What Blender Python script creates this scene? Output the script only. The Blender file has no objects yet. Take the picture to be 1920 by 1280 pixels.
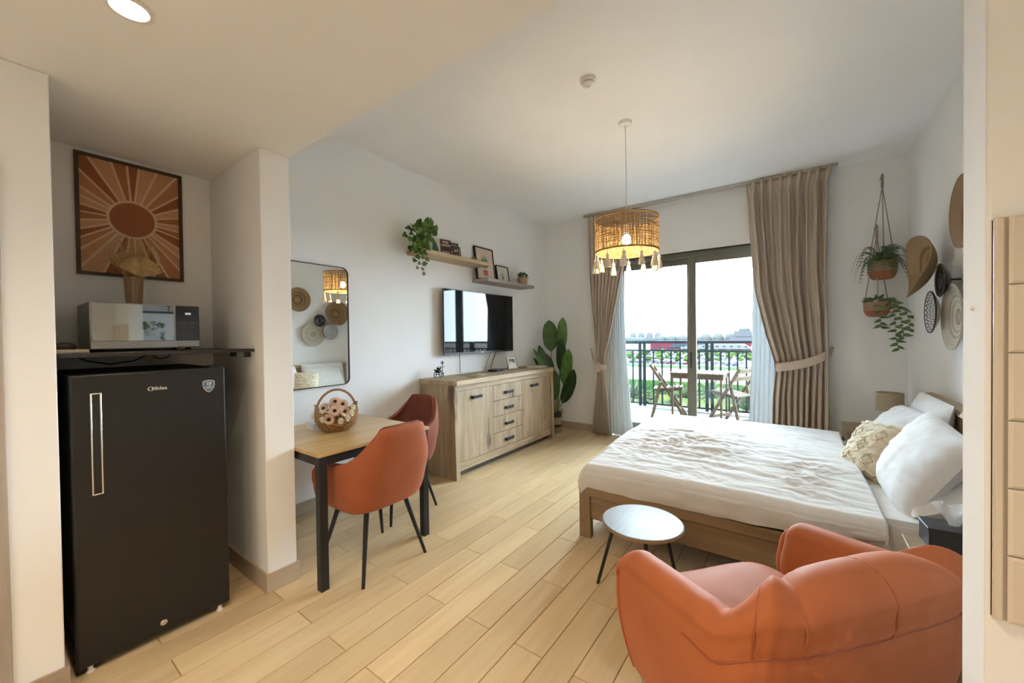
import bpy, math, random
from mathutils import Vector, Matrix, noise as mn
random.seed(7)
PI = math.pi
scene = bpy.context.scene
COL = scene.collection

# ------------------------------------------------------------------ camera
W, D, H, HS = 3.972, 5.175, 3.046, 2.399      # room width, depth, ceiling, lower kitchen ceiling
cam_data = bpy.data.cameras.new('camera')
cam = bpy.data.objects.new('camera', cam_data)
COL.objects.link(cam)
cam_data.sensor_width = 36.0
cam_data.lens = 735.83 / 1920 * 36
cam_data.clip_start, cam_data.clip_end = 0.02, 5000
yaw, pit, rol = math.radians(35.9382), math.radians(0.7669), math.radians(-0.7378)
F_ = Vector((-math.sin(yaw)*math.cos(pit), math.cos(yaw)*math.cos(pit), -math.sin(pit)))
R0 = Vector((math.cos(yaw), math.sin(yaw), 0)); U0 = R0.cross(F_)
R_ = math.cos(rol)*R0 + math.sin(rol)*U0
U_ = -math.sin(rol)*R0 + math.cos(rol)*U0
cam.matrix_world = Matrix(((R_.x, U_.x, -F_.x, 3.1205), (R_.y, U_.y, -F_.y, 0.0), (R_.z, U_.z, -F_.z, 1.3721), (0, 0, 0, 1)))
scene.camera = cam

# ------------------------------------------------------------------ sky, exposure
SKY = 22.0
world = bpy.data.worlds.new('hazy_sky'); scene.world = world
world.use_nodes = True
bg = world.node_tree.nodes['Background']
bg.inputs[0].default_value = (0.75, 0.905, 1.06, 1)
bg.inputs[1].default_value = SKY
scene.view_settings.view_transform = 'Standard'
scene.view_settings.look = 'None'
scene.view_settings.exposure = 0.78
scene.view_settings.gamma = 1.0
scene.view_settings.use_curve_mapping = False
SPOT_W = 23.0          # each recessed kitchen downlight
BULB = 165.0           # pendant bulb radiance

# ------------------------------------------------------------------ materials
MATS = {}
def nodes_of(name):
    m = bpy.data.materials.new(name); m.use_nodes = True
    nt = m.node_tree
    return m, nt, nt.nodes['Principled BSDF']
def c4(c): return (c[0], c[1], c[2], 1)
def link(nt, a, b): nt.links.new(a, b)
def texco(nt, scale=(1, 1, 1), rnd=False, kind='Object'):
    tc = nt.nodes.new('ShaderNodeTexCoord'); mp = nt.nodes.new('ShaderNodeMapping')
    mp.inputs['Scale'].default_value = scale
    link(nt, tc.outputs[kind], mp.inputs['Vector'])
    if rnd:
        oi = nt.nodes.new('ShaderNodeObjectInfo'); cb = nt.nodes.new('ShaderNodeCombineXYZ'); mu = nt.nodes.new('ShaderNodeMath')
        mu.operation = 'MULTIPLY'; mu.inputs[1].default_value = 97.0
        link(nt, oi.outputs['Random'], mu.inputs[0])
        for i in range(3): link(nt, mu.outputs[0], cb.inputs[i])
        link(nt, cb.outputs[0], mp.inputs['Location'])
    return mp.outputs[0]
def ramp(nt, fac, stops):
    r = nt.nodes.new('ShaderNodeValToRGB'); e = r.color_ramp.elements
    while len(e) < len(stops): e.new(0.5)
    for el, (p, c) in zip(e, stops): el.position = p; el.color = c4(c)
    link(nt, fac, r.inputs[0]); return r.outputs[0]
def noise_tex(nt, vec, scale, detail=4, rough=.55):
    n = nt.nodes.new('ShaderNodeTexNoise'); n.inputs['Scale'].default_value = scale
    n.inputs['Detail'].default_value = detail; n.inputs['Roughness'].default_value = rough
    if vec is not None: link(nt, vec, n.inputs['Vector'])
    return n.outputs['Fac']
def bump(nt, bs, fac, strength, dist=.01):
    b = nt.nodes.new('ShaderNodeBump'); b.inputs['Strength'].default_value = strength; b.inputs['Distance'].default_value = dist
    link(nt, fac, b.inputs['Height']); link(nt, b.outputs[0], bs.inputs['Normal'])
def mat(name, col, rough=.5, metal=0., var=.12, nscale=8., bmp=0., bscale=60., sheen=0., trans=0., ior=1.45, emit=None, estr=0., coat=0., stretch=(1, 1, 1), spec=.5, alpha=1., rnd=True):
    if name in MATS: return MATS[name]
    m, nt, bs = nodes_of(name)
    lo = tuple(max(0, c*(1-var)) for c in col); hi = tuple(min(1, c*(1+var)) for c in col)
    v = texco(nt, stretch, rnd)
    link(nt, ramp(nt, noise_tex(nt, v, nscale), [(.3, lo), (.7, hi)]), bs.inputs['Base Color'])
    bs.inputs['Roughness'].default_value = rough; bs.inputs['Metallic'].default_value = metal
    bs.inputs['Specular IOR Level'].default_value = spec
    bs.inputs['IOR'].default_value = ior
    if bmp: bump(nt, bs, noise_tex(nt, texco(nt, stretch), bscale, 3), bmp)
    if sheen:
        bs.inputs['Sheen Weight'].default_value = sheen; bs.inputs['Sheen Roughness'].default_value = .35
        bs.inputs['Sheen Tint'].default_value = c4(tuple(min(1, c*1.3+.15) for c in col))
    if trans: bs.inputs['Transmission Weight'].default_value = trans
    if coat: bs.inputs['Coat Weight'].default_value = coat; bs.inputs['Coat Roughness'].default_value = .08
    if emit: bs.inputs['Emission Color'].default_value = c4(emit); bs.inputs['Emission Strength'].default_value = estr
    if alpha < 1: bs.inputs['Alpha'].default_value = alpha
    MATS[name] = m
    return m
def wood(name, dark, light, axis='y', grain=26., rough=.45, knots=0., rnd=True, tint=0.16, bmp=.12, coat=0., spec=.5):
    """Wood with its grain along one local axis; every board gets its own offset and tint."""
    if name in MATS: return MATS[name]
    m, nt, bs = nodes_of(name)
    s = [grain]*3; s['xyz'.index(axis)] = grain*.07
    v = texco(nt, s, rnd)
    n1 = noise_tex(nt, v, 1., 8, .65)
    s2 = [7.]*3; s2['xyz'.index(axis)] = .9
    n2 = noise_tex(nt, texco(nt, s2, rnd), 1., 3, .5)
    mx = nt.nodes.new('ShaderNodeMath'); mx.operation = 'MULTIPLY_ADD'; mx.inputs[1].default_value = .55
    link(nt, n1, mx.inputs[0])
    h = nt.nodes.new('ShaderNodeMath'); h.operation = 'MULTIPLY'; h.inputs[1].default_value = .45
    link(nt, n2, h.inputs[0]); link(nt, h.outputs[0], mx.inputs[2])
    mid = tuple((a+b)/2 for a, b in zip(dark, light))
    colr = ramp(nt, mx.outputs[0], [(.34, dark), (.5, mid), (.64, light)])
    hsv = nt.nodes.new('ShaderNodeHueSaturation')
    oi = nt.nodes.new('ShaderNodeObjectInfo'); mr = nt.nodes.new('ShaderNodeMapRange')
    mr.inputs['To Min'].default_value = 1-tint; mr.inputs['To Max'].default_value = 1+tint*.6
    link(nt, oi.outputs['Random'], mr.inputs['Value']); link(nt, mr.outputs[0], hsv.inputs['Value'])
    link(nt, colr, hsv.inputs['Color'])
    out = hsv.outputs[0]
    if knots:
        sk = [9.]*3; sk['xyz'.index(axis)] = 2.6
        k = noise_tex(nt, texco(nt, sk, rnd), 1., 2, .4)
        kr = ramp(nt, k, [(.63, (1, 1, 1)), (.74, (.30, .24, .19))])
        mm = nt.nodes.new('ShaderNodeMix'); mm.data_type = 'RGBA'; mm.blend_type = 'MULTIPLY'; mm.inputs[0].default_value = knots
        link(nt, out, mm.inputs[6]); link(nt, kr, mm.inputs[7]); out = mm.outputs[2]
    link(nt, out, bs.inputs['Base Color'])
    bs.inputs['Roughness'].default_value = rough; bs.inputs['Specular IOR Level'].default_value = spec
    if coat: bs.inputs['Coat Weight'].default_value = coat; bs.inputs['Coat Roughness'].default_value = .15
    bump(nt, bs, n1, bmp, .004)
    MATS[name] = m
    return m
def weave(name, a, b, scale=90., rough=.8):
    if name in MATS: return MATS[name]
    m, nt, bs = nodes_of(name)
    v = texco(nt)
    w1 = nt.nodes.new('ShaderNodeTexWave'); w1.bands_direction = 'X'; w1.inputs['Scale'].default_value = scale
    w1.inputs['Distortion'].default_value = 1.5; w1.inputs['Detail'].default_value = 2
    w2 = nt.nodes.new('ShaderNodeTexWave'); w2.bands_direction = 'Z'; w2.inputs['Scale'].default_value = scale
    w2.inputs['Distortion'].default_value = 1.5; w2.inputs['Detail'].default_value = 2
    link(nt, v, w1.inputs['Vector']); link(nt, v, w2.inputs['Vector'])
    mx = nt.nodes.new('ShaderNodeMath'); mx.operation = 'MULTIPLY'
    link(nt, w1.outputs['Fac'], mx.inputs[0]); link(nt, w2.outputs['Fac'], mx.inputs[1])
    link(nt, ramp(nt, mx.outputs[0], [(.0, a), (.7, b)]), bs.inputs['Base Color'])
    bump(nt, bs, mx.outputs[0], .6, .003)
    bs.inputs['Roughness'].default_value = rough
    MATS[name] = m
    return m
def cloth(name, col, translucent=0., rough=.9, fold=0., var=.03):
    """Woven cloth, part of whose light passes through."""
    if name in MATS: return MATS[name]
    m, nt, bs = nodes_of(name)
    v = texco(nt, (1, 1, 1), True)
    lo = tuple(c*(1-var) for c in col)
    link(nt, ramp(nt, noise_tex(nt, v, 30, 4), [(.3, lo), (.7, col)]), bs.inputs['Base Color'])
    bs.inputs['Roughness'].default_value = rough; bs.inputs['Specular IOR Level'].default_value = .15
    bs.inputs['Sheen Weight'].default_value = .15
    bump(nt, bs, noise_tex(nt, v, 380, 2), .12, .002)
    if translucent:
        tr = nt.nodes.new('ShaderNodeBsdfTranslucent'); tr.inputs[0].default_value = c4(col)
        mx = nt.nodes.new('ShaderNodeMixShader'); mx.inputs[0].default_value = translucent
        out = nt.nodes['Material Output']
        link(nt, bs.outputs[0], mx.inputs[1]); link(nt, tr.outputs[0], mx.inputs[2]); link(nt, mx.outputs[0], out.inputs[0])
    MATS[name] = m
    return m
def leafmat(name, a, b, spec=.5):
    if name in MATS: return MATS[name]
    m, nt, bs = nodes_of(name)
    v = texco(nt, (1, 1, 1), True)
    colr = ramp(nt, noise_tex(nt, v, 14, 3), [(.3, a), (.7, b)])
    hsv = nt.nodes.new('ShaderNodeHueSaturation'); oi = nt.nodes.new('ShaderNodeObjectInfo'); mr = nt.nodes.new('ShaderNodeMapRange')
    mr.inputs['To Min'].default_value = .7; mr.inputs['To Max'].default_value = 1.35
    link(nt, oi.outputs['Random'], mr.inputs['Value']); link(nt, mr.outputs[0], hsv.inputs['Value']); link(nt, colr, hsv.inputs['Color'])
    link(nt, hsv.outputs[0], bs.inputs['Base Color'])
    bs.inputs['Roughness'].default_value = .42; bs.inputs['Specular IOR Level'].default_value = spec
    tr = nt.nodes.new('ShaderNodeBsdfTranslucent'); link(nt, hsv.outputs[0], tr.inputs[0])
    mx = nt.nodes.new('ShaderNodeMixShader'); mx.inputs[0].default_value = .18
    link(nt, bs.outputs[0], mx.inputs[1]); link(nt, tr.outputs[0], mx.inputs[2]); link(nt, mx.outputs[0], nt.nodes['Material Output'].inputs[0])
    MATS[name] = m
    return m
def glassmat(name, tint=(.97, .99, .98), refl=.06):
    """Thin pane: mostly clear, a little mirror at the surface."""
    if name in MATS: return MATS[name]
    m = bpy.data.materials.new(name); m.use_nodes = True; nt = m.node_tree; nt.nodes.clear()
    t = nt.nodes.new('ShaderNodeBsdfTransparent'); t.inputs[0].default_value = c4(tint)
    g = nt.nodes.new('ShaderNodeBsdfGlossy'); g.inputs['Roughness'].default_value = .02
    fr = nt.nodes.new('ShaderNodeFresnel'); fr.inputs[0].default_value = 1.35
    mx = nt.nodes.new('ShaderNodeMixShader'); out = nt.nodes.new('ShaderNodeOutputMaterial')
    link(nt, fr.outputs[0], mx.inputs[0]); link(nt, t.outputs[0], mx.inputs[1]); link(nt, g.outputs[0], mx.inputs[2]); link(nt, mx.outputs[0], out.inputs[0])
    MATS[name] = m
    return m
def emitmat(name, col, s):
    if name in MATS: return MATS[name]
    m, nt, bs = nodes_of(name)
    bs.inputs['Base Color'].default_value = c4(col); bs.inputs['Emission Color'].default_value = c4(col); bs.inputs['Emission Strength'].default_value = s
    MATS[name] = m
    return m

# ------------------------------------------------------------------ mesh builder
class MB:
    def __init__(s): s.v, s.f, s.m = [], [], []; s.cur = 0
    def add(s, vs, fs):
        o = len(s.v); s.v += [tuple(p) for p in vs]
        for f in fs: s.f.append(tuple(i+o for i in f)); s.m.append(s.cur)
        return s
    def box(s, x0, x1, y0, y1, z0, z1):
        return s.hexa([(x0, y0, z0), (x1, y0, z0), (x1, y1, z0), (x0, y1, z0), (x0, y0, z1), (x1, y0, z1), (x1, y1, z1), (x0, y1, z1)])
    def hexa(s, p):
        return s.add(p, [(3, 2, 1, 0), (4, 5, 6, 7), (0, 1, 5, 4), (1, 2, 6, 5), (2, 3, 7, 6), (3, 0, 4, 7)])
    def bar(s, a, b, w, t, up=(0, 0, 1)):
        """Rectangular bar from a to b, w across, t along 'up'."""
        a, b = Vector(a), Vector(b); d = (b-a).normalized(); u = Vector(up)
        if abs(d.dot(u)) > .98: u = Vector((1, 0, 0))
        x = d.cross(u).normalized(); u = x.cross(d).normalized()
        x *= w/2; u *= t/2
        return s.hexa([a-x-u, a+x-u, a+x+u, a-x+u, b-x-u, b+x-u, b+x+u, b-x+u])
    def tube(s, pts, r, n=8, caps=True):
        pts = [Vector(p) for p in pts]; k = len(pts)
        rs = r if isinstance(r, (list, tuple)) else [r]*k
        t0 = (pts[1]-pts[0]).normalized()
        up = Vector((0, 0, 1)) if abs(t0.z) < .9 else Vector((1, 0, 0))
        nx = t0.cross(up).normalized(); vs = []
        for i, p in enumerate(pts):
            t = (pts[min(i+1, k-1)]-pts[max(i-1, 0)])
            t = t.normalized() if t.length > 1e-9 else t0
            nx = (nx - t*nx.dot(t)); nx = nx.normalized() if nx.length > 1e-6 else t.orthogonal().normalized()
            ny = t.cross(nx)
            for j in range(n):
                a = 2*PI*j/n; vs.append(p + (nx*math.cos(a)+ny*math.sin(a))*rs[i])
        fs = [(i*n+j, i*n+(j+1) % n, (i+1)*n+(j+1) % n, (i+1)*n+j) for i in range(k-1) for j in range(n)]
        if caps: fs += [tuple(range(n-1, -1, -1)), tuple((k-1)*n+j for j in range(n))]
        return s.add(vs, fs)
    def cyl(s, a, b, r0, r1=None, n=16): return s.tube([a, b], [r0, r0 if r1 is None else r1], n)
    def lathe(s, prof, n=24, c=(0, 0, 0), caps=True, fn=None):
        vs = []
        for r, z in prof:
            for j in range(n):
                a = 2*PI*j/n; p = (c[0]+r*math.cos(a), c[1]+r*math.sin(a), c[2]+z)
                vs.append(fn(p, a, r, z) if fn else p)
        k = len(prof)
        fs = [(i*n+j, i*n+(j+1) % n, (i+1)*n+(j+1) % n, (i+1)*n+j) for i in range(k-1) for j in range(n)]
        if caps:
            if prof[0][0] > 1e-5: fs.append(tuple(range(n-1, -1, -1)))
            if prof[-1][0] > 1e-5: fs.append(tuple((k-1)*n+j for j in range(n)))
        return s.add(vs, fs)
    def grid(s, fn, nu, nv, cu=False, cv=False):
        vs = [fn(i/(nu if cu else nu-1), j/(nv if cv else nv-1)) for i in range(nu) for j in range(nv)]
        fs = []
        for i in range(nu if cu else nu-1):
            for j in range(nv if cv else nv-1):
                fs.append((i*nv+j, ((i+1) % nu)*nv+j, ((i+1) % nu)*nv+(j+1) % nv, i*nv+(j+1) % nv))
        return s.add(vs, fs)
    def sphere(s, c, r, nu=12, nv=8):
        if not isinstance(r, (tuple, list)): r = (r, r, r)
        pr = [(math.sin(PI*i/nv), -math.cos(PI*i/nv)) for i in range(nv+1)]
        vs = [(c[0]+r[0]*a*math.cos(2*PI*j/nu), c[1]+r[1]*a*math.sin(2*PI*j/nu), c[2]+r[2]*b) for a, b in pr for j in range(nu)]
        return s.add(vs, [(i*nu+j, i*nu+(j+1) % nu, (i+1)*nu+(j+1) % nu, (i+1)*nu+j) for i in range(nv) for j in range(nu)])
    def prism(s, poly, fn0, fn1):
        """poly: 2D outline; fn0/fn1 map (a,b) to the two faces."""
        n = len(poly)
        return s.add([fn0(*p) for p in poly]+[fn1(*p) for p in poly],
                     [tuple(range(n-1, -1, -1)), tuple(range(n, 2*n))]+[(i, (i+1) % n, n+(i+1) % n, n+i) for i in range(n)])
    def mesh(s, name, mats, smooth=True, ang=35):
        me = bpy.data.meshes.new(name); me.from_pydata(s.v, [], s.f)
        for m in (mats if isinstance(mats, (list, tuple)) else [mats]): me.materials.append(m)
        me.polygons.foreach_set('material_index', s.m)
        me.validate(clean_customdata=False)
        if smooth: me.shade_smooth(); me.set_sharp_from_angle(angle=math.radians(ang))
        me.update()
        return me
    def build(s, name, mats, parent=None, loc=(0, 0, 0), rot=(0, 0, 0), smooth=True, ang=35, bevel=0., seg=2, sub=0, solid=0., soff=0.):
        o = bpy.data.objects.new(name, s.mesh(name, mats, smooth, ang)); COL.objects.link(o)
        o.location = loc; o.rotation_euler = rot; o.parent = parent
        if solid: md = o.modifiers.new('solid', 'SOLIDIFY'); md.thickness = solid; md.offset = soff
        if bevel:
            md = o.modifiers.new('bevel', 'BEVEL'); md.width = bevel; md.segments = seg; md.limit_method = 'ANGLE'; md.angle_limit = math.radians(40)
        if sub: md = o.modifiers.new('sub', 'SUBSURF'); md.levels = sub; md.render_levels = sub
        return o
def B(x0, x1, y0, y1, z0, z1): return MB().box(x0, x1, y0, y1, z0, z1)
def tag(o, label, cat, group=None):
    o['label'] = label; o['category'] = cat
    if group: o['group'] = group
    return o
def thing(name, label, cat, loc=(0, 0, 0), rz=0., group=None, rot=None):
    o = bpy.data.objects.new(name, None); COL.objects.link(o); o.empty_display_size = .05
    o.location = loc; o.rotation_euler = rot if rot else (0, 0, rz)
    return tag(o, label, cat, group)
def struct(o): o['kind'] = 'structure'; return o
def stuff(o): o['kind'] = 'stuff'; return o
def inst(src, name, parent, loc, rot=(0, 0, 0), sc=1.):
    """Another object sharing src's mesh."""
    o = bpy.data.objects.new(name, src if isinstance(src, bpy.types.Mesh) else src.data); COL.objects.link(o)
    o.parent = parent; o.location = loc
    if isinstance(rot, Matrix): o.rotation_euler = rot.to_euler()
    else: o.rotation_euler = rot
    o.scale = (sc, sc, sc) if not isinstance(sc, (tuple, list)) else sc
    return o
def dup(root, loc, rz=None, label=None):
    r = root.copy(); COL.objects.link(r); r.location = loc
    if rz is not None: r.rotation_euler = (0, 0, rz)
    if label: r['label'] = label
    for ch in list(root.children):
        c = ch.copy(); COL.objects.link(c); c.parent = r
        for g in list(ch.children):
            d = g.copy(); COL.objects.link(d); d.parent = c
    return r
def text_mesh(name, body, size, m, parent, loc, rot, depth=.0006, sx=1., align='CENTER', bold=0.):
    cu = bpy.data.curves.new(name, 'FONT'); cu.body = body; cu.size = size; cu.extrude = depth; cu.align_x = align; cu.align_y = 'CENTER'
    cu.offset = bold; cu.resolution_u = 3
    t = bpy.data.objects.new(name, cu); COL.objects.link(t)
    dg = bpy.context.evaluated_depsgraph_get(); me = bpy.data.meshes.new_from_object(t.evaluated_get(dg))
    bpy.data.objects.remove(t); bpy.data.curves.remove(cu)
    me.name = name; me.materials.clear(); me.materials.append(m)
    o = bpy.data.objects.new(name, me); COL.objects.link(o); o.parent = parent; o.location = loc; o.rotation_euler = rot; o.scale = (sx, 1, 1)
    return o
def nz(x, y=0., z=0.): return mn.noise(Vector((x, y, z)))
def lerp(a, b, t): return a+(b-a)*t
def sstep(t): t = max(0., min(1., t)); return t*t*(3-2*t)
def interp(tab, x):
    """Piecewise linear table lookup."""
    if x <= tab[0][0]: return tab[0][1]
    for (a, p), (b, q) in zip(tab, tab[1:]):
        if x <= b: return lerp(p, q, (x-a)/(b-a))
    return tab[-1][1]
def look(fwd, up=(0, 0, 1)):
    """Rotation whose local x runs along fwd and whose local z leans to 'up'."""
    x = Vector(fwd).normalized(); z = Vector(up); z = (z-x*z.dot(x))
    z = z.normalized() if z.length > 1e-4 else x.orthogonal().normalized()
    y = z.cross(x)
    return Matrix((x, y, z)).transposed()
RX = (PI/2, 0, PI/2)     # text on a wall that faces +x

# shared materials
paint = mat('wall_paint', (.895, .90, .90), .85, var=.015, nscale=2, bmp=.05, bscale=220, spec=.2, rnd=False)
white_pl = mat('white_plastic', (.82, .81, .79), .4, var=.02)
black_metal = mat('black_metal', (.018, .018, .019), .45, var=.2, spec=.4)
black_gloss = mat('black_gloss', (.012, .012, .014), .12, var=.1, coat=.4)
dark_grey = mat('dark_grey', (.06, .06, .065), .5)
chrome = mat('chrome', (.75, .74, .72), .18, metal=1., var=.03)
floor_oak = wood('floor_oak', (.57, .40, .215), (.70, .52, .30), 'y', 30, .38, tint=.10, bmp=.03)
base_oak = wood('baseboard_oak', (.36, .27, .19), (.50, .40, .29), 'x', 26, .5)
base_oak_y = wood('baseboard_oak_lengthwise', (.36, .27, .19), (.50, .40, .29), 'y', 26, .5)
oak = wood('rustic_oak', (.27, .185, .105), (.52, .395, .245), 'z', 30, .5, knots=.85, tint=.08)
oak_y = wood('rustic_oak_lengthwise', (.30, .21, .12), (.54, .41, .255), 'y', 30, .5, knots=.4, tint=.08)
bed_oak = wood('bed_oak', (.20, .125, .06), (.34, .225, .115), 'x', 24, .42, tint=.08)
bed_oak_y = wood('bed_oak_crosswise', (.27, .185, .105), (.42, .30, .175), 'y', 24, .42, tint=.08)
bed_oak_z = wood('bed_oak_upright', (.20, .125, .06), (.34, .225, .115), 'z', 24, .42, tint=.08)
# ================================================================== ROOM SHELL
XP, YS, Y1, Y0, XA = .80, 1.0746, .9227, .1942, .056
YB = -2.0                     # wall behind the camera
fl = struct(B(-.1, W+.1, YB-.1, D, -.12, -.006).build('floor', mat('grout', (.30, .24, .17), .8)))
PW, PL, X00 = .1453, .922, 1.0785-.1453*8
full = {}
def plank_mesh(w, l):
    k = (round(w, 3), round(l, 3))
    if k not in full:
        g = .0012; a, b, h = w/2-g, l/2-g, .006; t = .0016
        mb = MB().hexa([(-a, -b, -h), (a, -b, -h), (a, b, -h), (-a, b, -h), (-a+t, -b+t, 0), (a-t, -b+t, 0), (a-t, b-t, 0), (-a+t, b-t, 0)])
        full[k] = mb.mesh('plank', floor_oak, smooth=False)
    return full[k]
nc = int((W+.1)/PW)+2
for i in range(nc):
    x0 = max(X00+i*PW, 0.); x1 = min(X00+(i+1)*PW, W)
    if x1-x0 < .01: continue
    y = (.943 if i % 2 == 0 else 1.404) - PL*4
    while y < D:
        a, b = max(y, YB), min(y+PL, D)
        if x1 < XP and b < Y0: y += PL; continue           # under the partition, never seen
        if b-a > .01: inst(plank_mesh(x1-x0, b-a), 'plank', fl, ((x0+x1)/2, (a+b)/2, 0))
        y += PL

struct(B(-.15, 0, YS, D+.2, -.01, H+.1).build('wall_left', paint))
# window wall with its door opening
OX0, OX1, OZ = 1.06, 3.12, 2.385
mb = B(-.15, OX0, D, D+.2, -.01, H+.1).box(OX1, W+.15, D, D+.2, -.01, H+.1).box(OX0, OX1, D, D+.2, OZ, H+.1)
struct(mb.build('wall_far', paint))
struct(B(W, W+.15, YB-.1, D+.2, -.01, H+.1).build('wall_right', paint))
struct(B(-.15, W+.15, YB-.15, YB, -.01, H+.1).build('wall_near', paint))
struct(B(-.15, W+.15, YS, D+.2, H, H+.12).build('ceiling', paint))
struct(B(-.15, W+.15, YB, YS, HS, H+.12).build('ceiling_kitchen', paint))
struct(B(-.15, XP, Y1, YS, -.01, HS).build('wall_pier', paint, bevel=.004))
struct(B(-.15, XA, Y0, Y1, -.01, HS).build('wall_alcove', paint))
struct(B(-.15, XP, YB, Y0, -.01, HS).build('wall_partition', paint, bevel=.004))
stub = struct(B(3.367, W, .957, 1.07, -.01, HS).build('wall_stub', paint, bevel=.006))
# baseboards
bh, bt = .104, .012
def base(name, x0, x1, y0, y1, m): struct(B(x0, x1, y0, y1, 0, bh).build(name, m, bevel=.002))
base('baseboard_left', 0, bt, YS, D, base_oak_y)
base('baseboard_far', 0, OX0, D-bt, D, base_oak)
base('baseboard_far', OX1, W, D-bt, D, base_oak)
base('baseboard_right', W-bt, W, 1.07, D, base_oak_y)
base('baseboard_pier', XP, XP+bt, Y1-bt, YS+bt, base_oak_y)
base('baseboard_pier', XA, XP+bt*.5, Y1-bt, Y1, base_oak)
base('baseboard_pier', 0, XP+bt*.5, YS, YS+bt, base_oak)
base('baseboard_partition', XP, XP+bt, .069, Y0+bt, base_oak_y)
base('baseboard_partition', XA, XP+bt*.5, Y0, Y0+bt, base_oak)
base('baseboard_alcove', XA, XA+bt, Y0+bt, Y1-bt, base_oak_y)
base('baseboard_stub', 3.367-bt, 3.367, .957-bt, 1.07+bt, base_oak_y)
base('baseboard_stub', 3.361, W, .957-bt, .957, base_oak)
# grey-brown door lining at the left edge
lining = wood('door_lining_wood', (.30, .25, .21), (.42, .36, .31), 'z', 40, .55)
struct(B(XP-.005, XP+.012, -.03, .069, 0, HS-.35).build('trim_1', lining, bevel=.002))
# subway tiles on the stub
tile_m = mat('glazed_tile', (.68, .60, .50), .16, var=.02, nscale=3, coat=.3)
tile_g = mat('tile_edge', (.62, .54, .44), .35, var=.03)
back = MB().box(3.372, W-.001, .949, .9568, .914, 1.548).build('tile_panel', tile_g, stub)
strip = B(3.372, 3.3835, .943, .9568, .914, 1.548).build('tile_trim', tile_m, stub, bevel=.003)
tm = {}
for r in range(6):
    z0 = .914 + r*.1057; x = 3.386 - (.1 if r % 2 else 0)*0
    while x < W-.01:
        w = min(.205, W-.004-x)
        a = tm.get(round(w, 3))
        if a is None:
            t = .005; hw, hh = w/2-.0008, .1057/2-.0008
            a = tm[round(w, 3)] = MB().hexa([(-hw, 0, -hh), (hw, 0, -hh), (hw, .008, -hh), (-hw, .008, -hh), (-hw, 0, hh), (hw, 0, hh), (hw, .008, hh), (-hw, .008, hh)])
            mbt = MB(); o = .0045
            q = [(-hw, .008, -hh), (hw, .008, -hh), (hw, .008, hh), (-hw, .008, hh), (-hw, .003, -hh), (hw, .003, -hh), (hw, .003, hh), (-hw, .003, hh), (-hw+o, 0, -hh+o), (hw-o, 0, -hh+o), (hw-o, 0, hh-o), (-hw+o, 0, hh-o)]
            mbt.add(q, [(0, 1, 2, 3), (0, 4, 5, 1), (1, 5, 6, 2), (2, 6, 7, 3), (3, 7, 4, 0), (4, 8, 9, 5), (5, 9, 10, 6), (6, 10, 11, 7), (7, 11, 8, 4), (8, 11, 10, 9)])
            a = tm[round(w, 3)] = mbt.mesh('tile', tile_m, smooth=False)
        inst(a, 'tile', stub, (x+w/2, .941, z0+.0528)); x += w+.001
# small white screw cap on the stub's end face
tag(MB().lathe([(0, .004), (.003, .003), (.0042, 0)], 10).build('screw_cap', white_pl, None, (3.3668, 1.012, 1.41), (0, -PI/2, 0)), 'tiny white screw cap on the near wall edge', 'screw')

# ------------------------------------------------------------------ sliding balcony door
frame_m = mat('door_frame_metal', (.155, .15, .115), .4, metal=.25, var=.05, nscale=3)
glass = glassmat('clear_glass')
FY = 5.235
dr = MB(); t = .05
dr.box(OX0, OX0+t, FY, FY+.12, .0, OZ).box(OX1-t, OX1, FY, FY+.12, .0, OZ).box(OX0+t, OX1-t, FY, FY+.12, OZ-.065, OZ).box(OX0+t, OX1-t, FY, FY+.12, .0, .10)
wf = struct(dr.build('window_1', frame_m, bevel=.003))
def leaf(x0, x1, y0, y1):
    s = .085; z0, z1 = .10, OZ-.065
    m = MB().box(x0, x0+s, y0, y1, z0, z1).box(x1-s, x1, y0, y1, z0, z1).box(x0+s, x1-s, y0, y1, z1-.075, z1).box(x0+s, x1-s, y0, y1, z0, z0+.08)
    p = m.build('sash', frame_m, wf, bevel=.003)
    ym = (y0+y1)/2
    B(x0+s-.005, x1-s+.005, ym-.004, ym+.004, z0+.075, z1-.07).build('pane', glass, p, smooth=False)
leaf(2.035, OX1-.055, FY+.01, FY+.05)
leaf(OX0+.055, 2.09, FY+.065, FY+.105)
B(2.055, 2.07, FY-.012, FY+.01, .95, 1.15).build('pull_handle', black_metal, wf, bevel=.003)
# reveal lining board above the door
struct(B(OX0-.0, OX1, D-.004, D+.06, OZ-.0, OZ+.03).build('trim_2', paint))

# ------------------------------------------------------------------ lights fixed to the ceiling
def downlight(x, y, label, k=1., cone=165, blend=.8):
    d = thing('downlight', label, 'downlight', (x, y, HS))
    MB().lathe([(.050, .001), (.060, -.001), (.060, -.004), (.047, -.0045), (.044, .0), (.05, .001)], 32, caps=False).build('trim_ring', white_pl, d)
    MB().lathe([(.0, -.0005), (.046, -.0005)], 32, caps=False).build('lamp_disc', emitmat('downlight_glow', (1., .93, .80), 9.), d)
    l = bpy.data.lights.new('downlight_lamp', 'SPOT'); l.energy = SPOT_W*k; l.color = (1.0, .83, .60); l.spot_size = math.radians(cone); l.spot_blend = blend; l.shadow_soft_size = .04
    lo = bpy.data.objects.new('downlight_lamp', l); COL.objects.link(lo); lo.parent = d; lo.location = (0, 0, -.012)
downlight(1.455, .307, 'round recessed downlight in the lower kitchen ceiling by the fridge alcove', .5, 104)
downlight(2.40, .25, 'round recessed downlight in the kitchen ceiling nearest the armchair', 2.6, 132, 1.)
downlight(1.9, -1.5, 'added unseen fill downlight at the back of the kitchen ceiling, on the fridge side', 1.4)  # added fill lamp out of view, throws light forward into the main room
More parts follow.
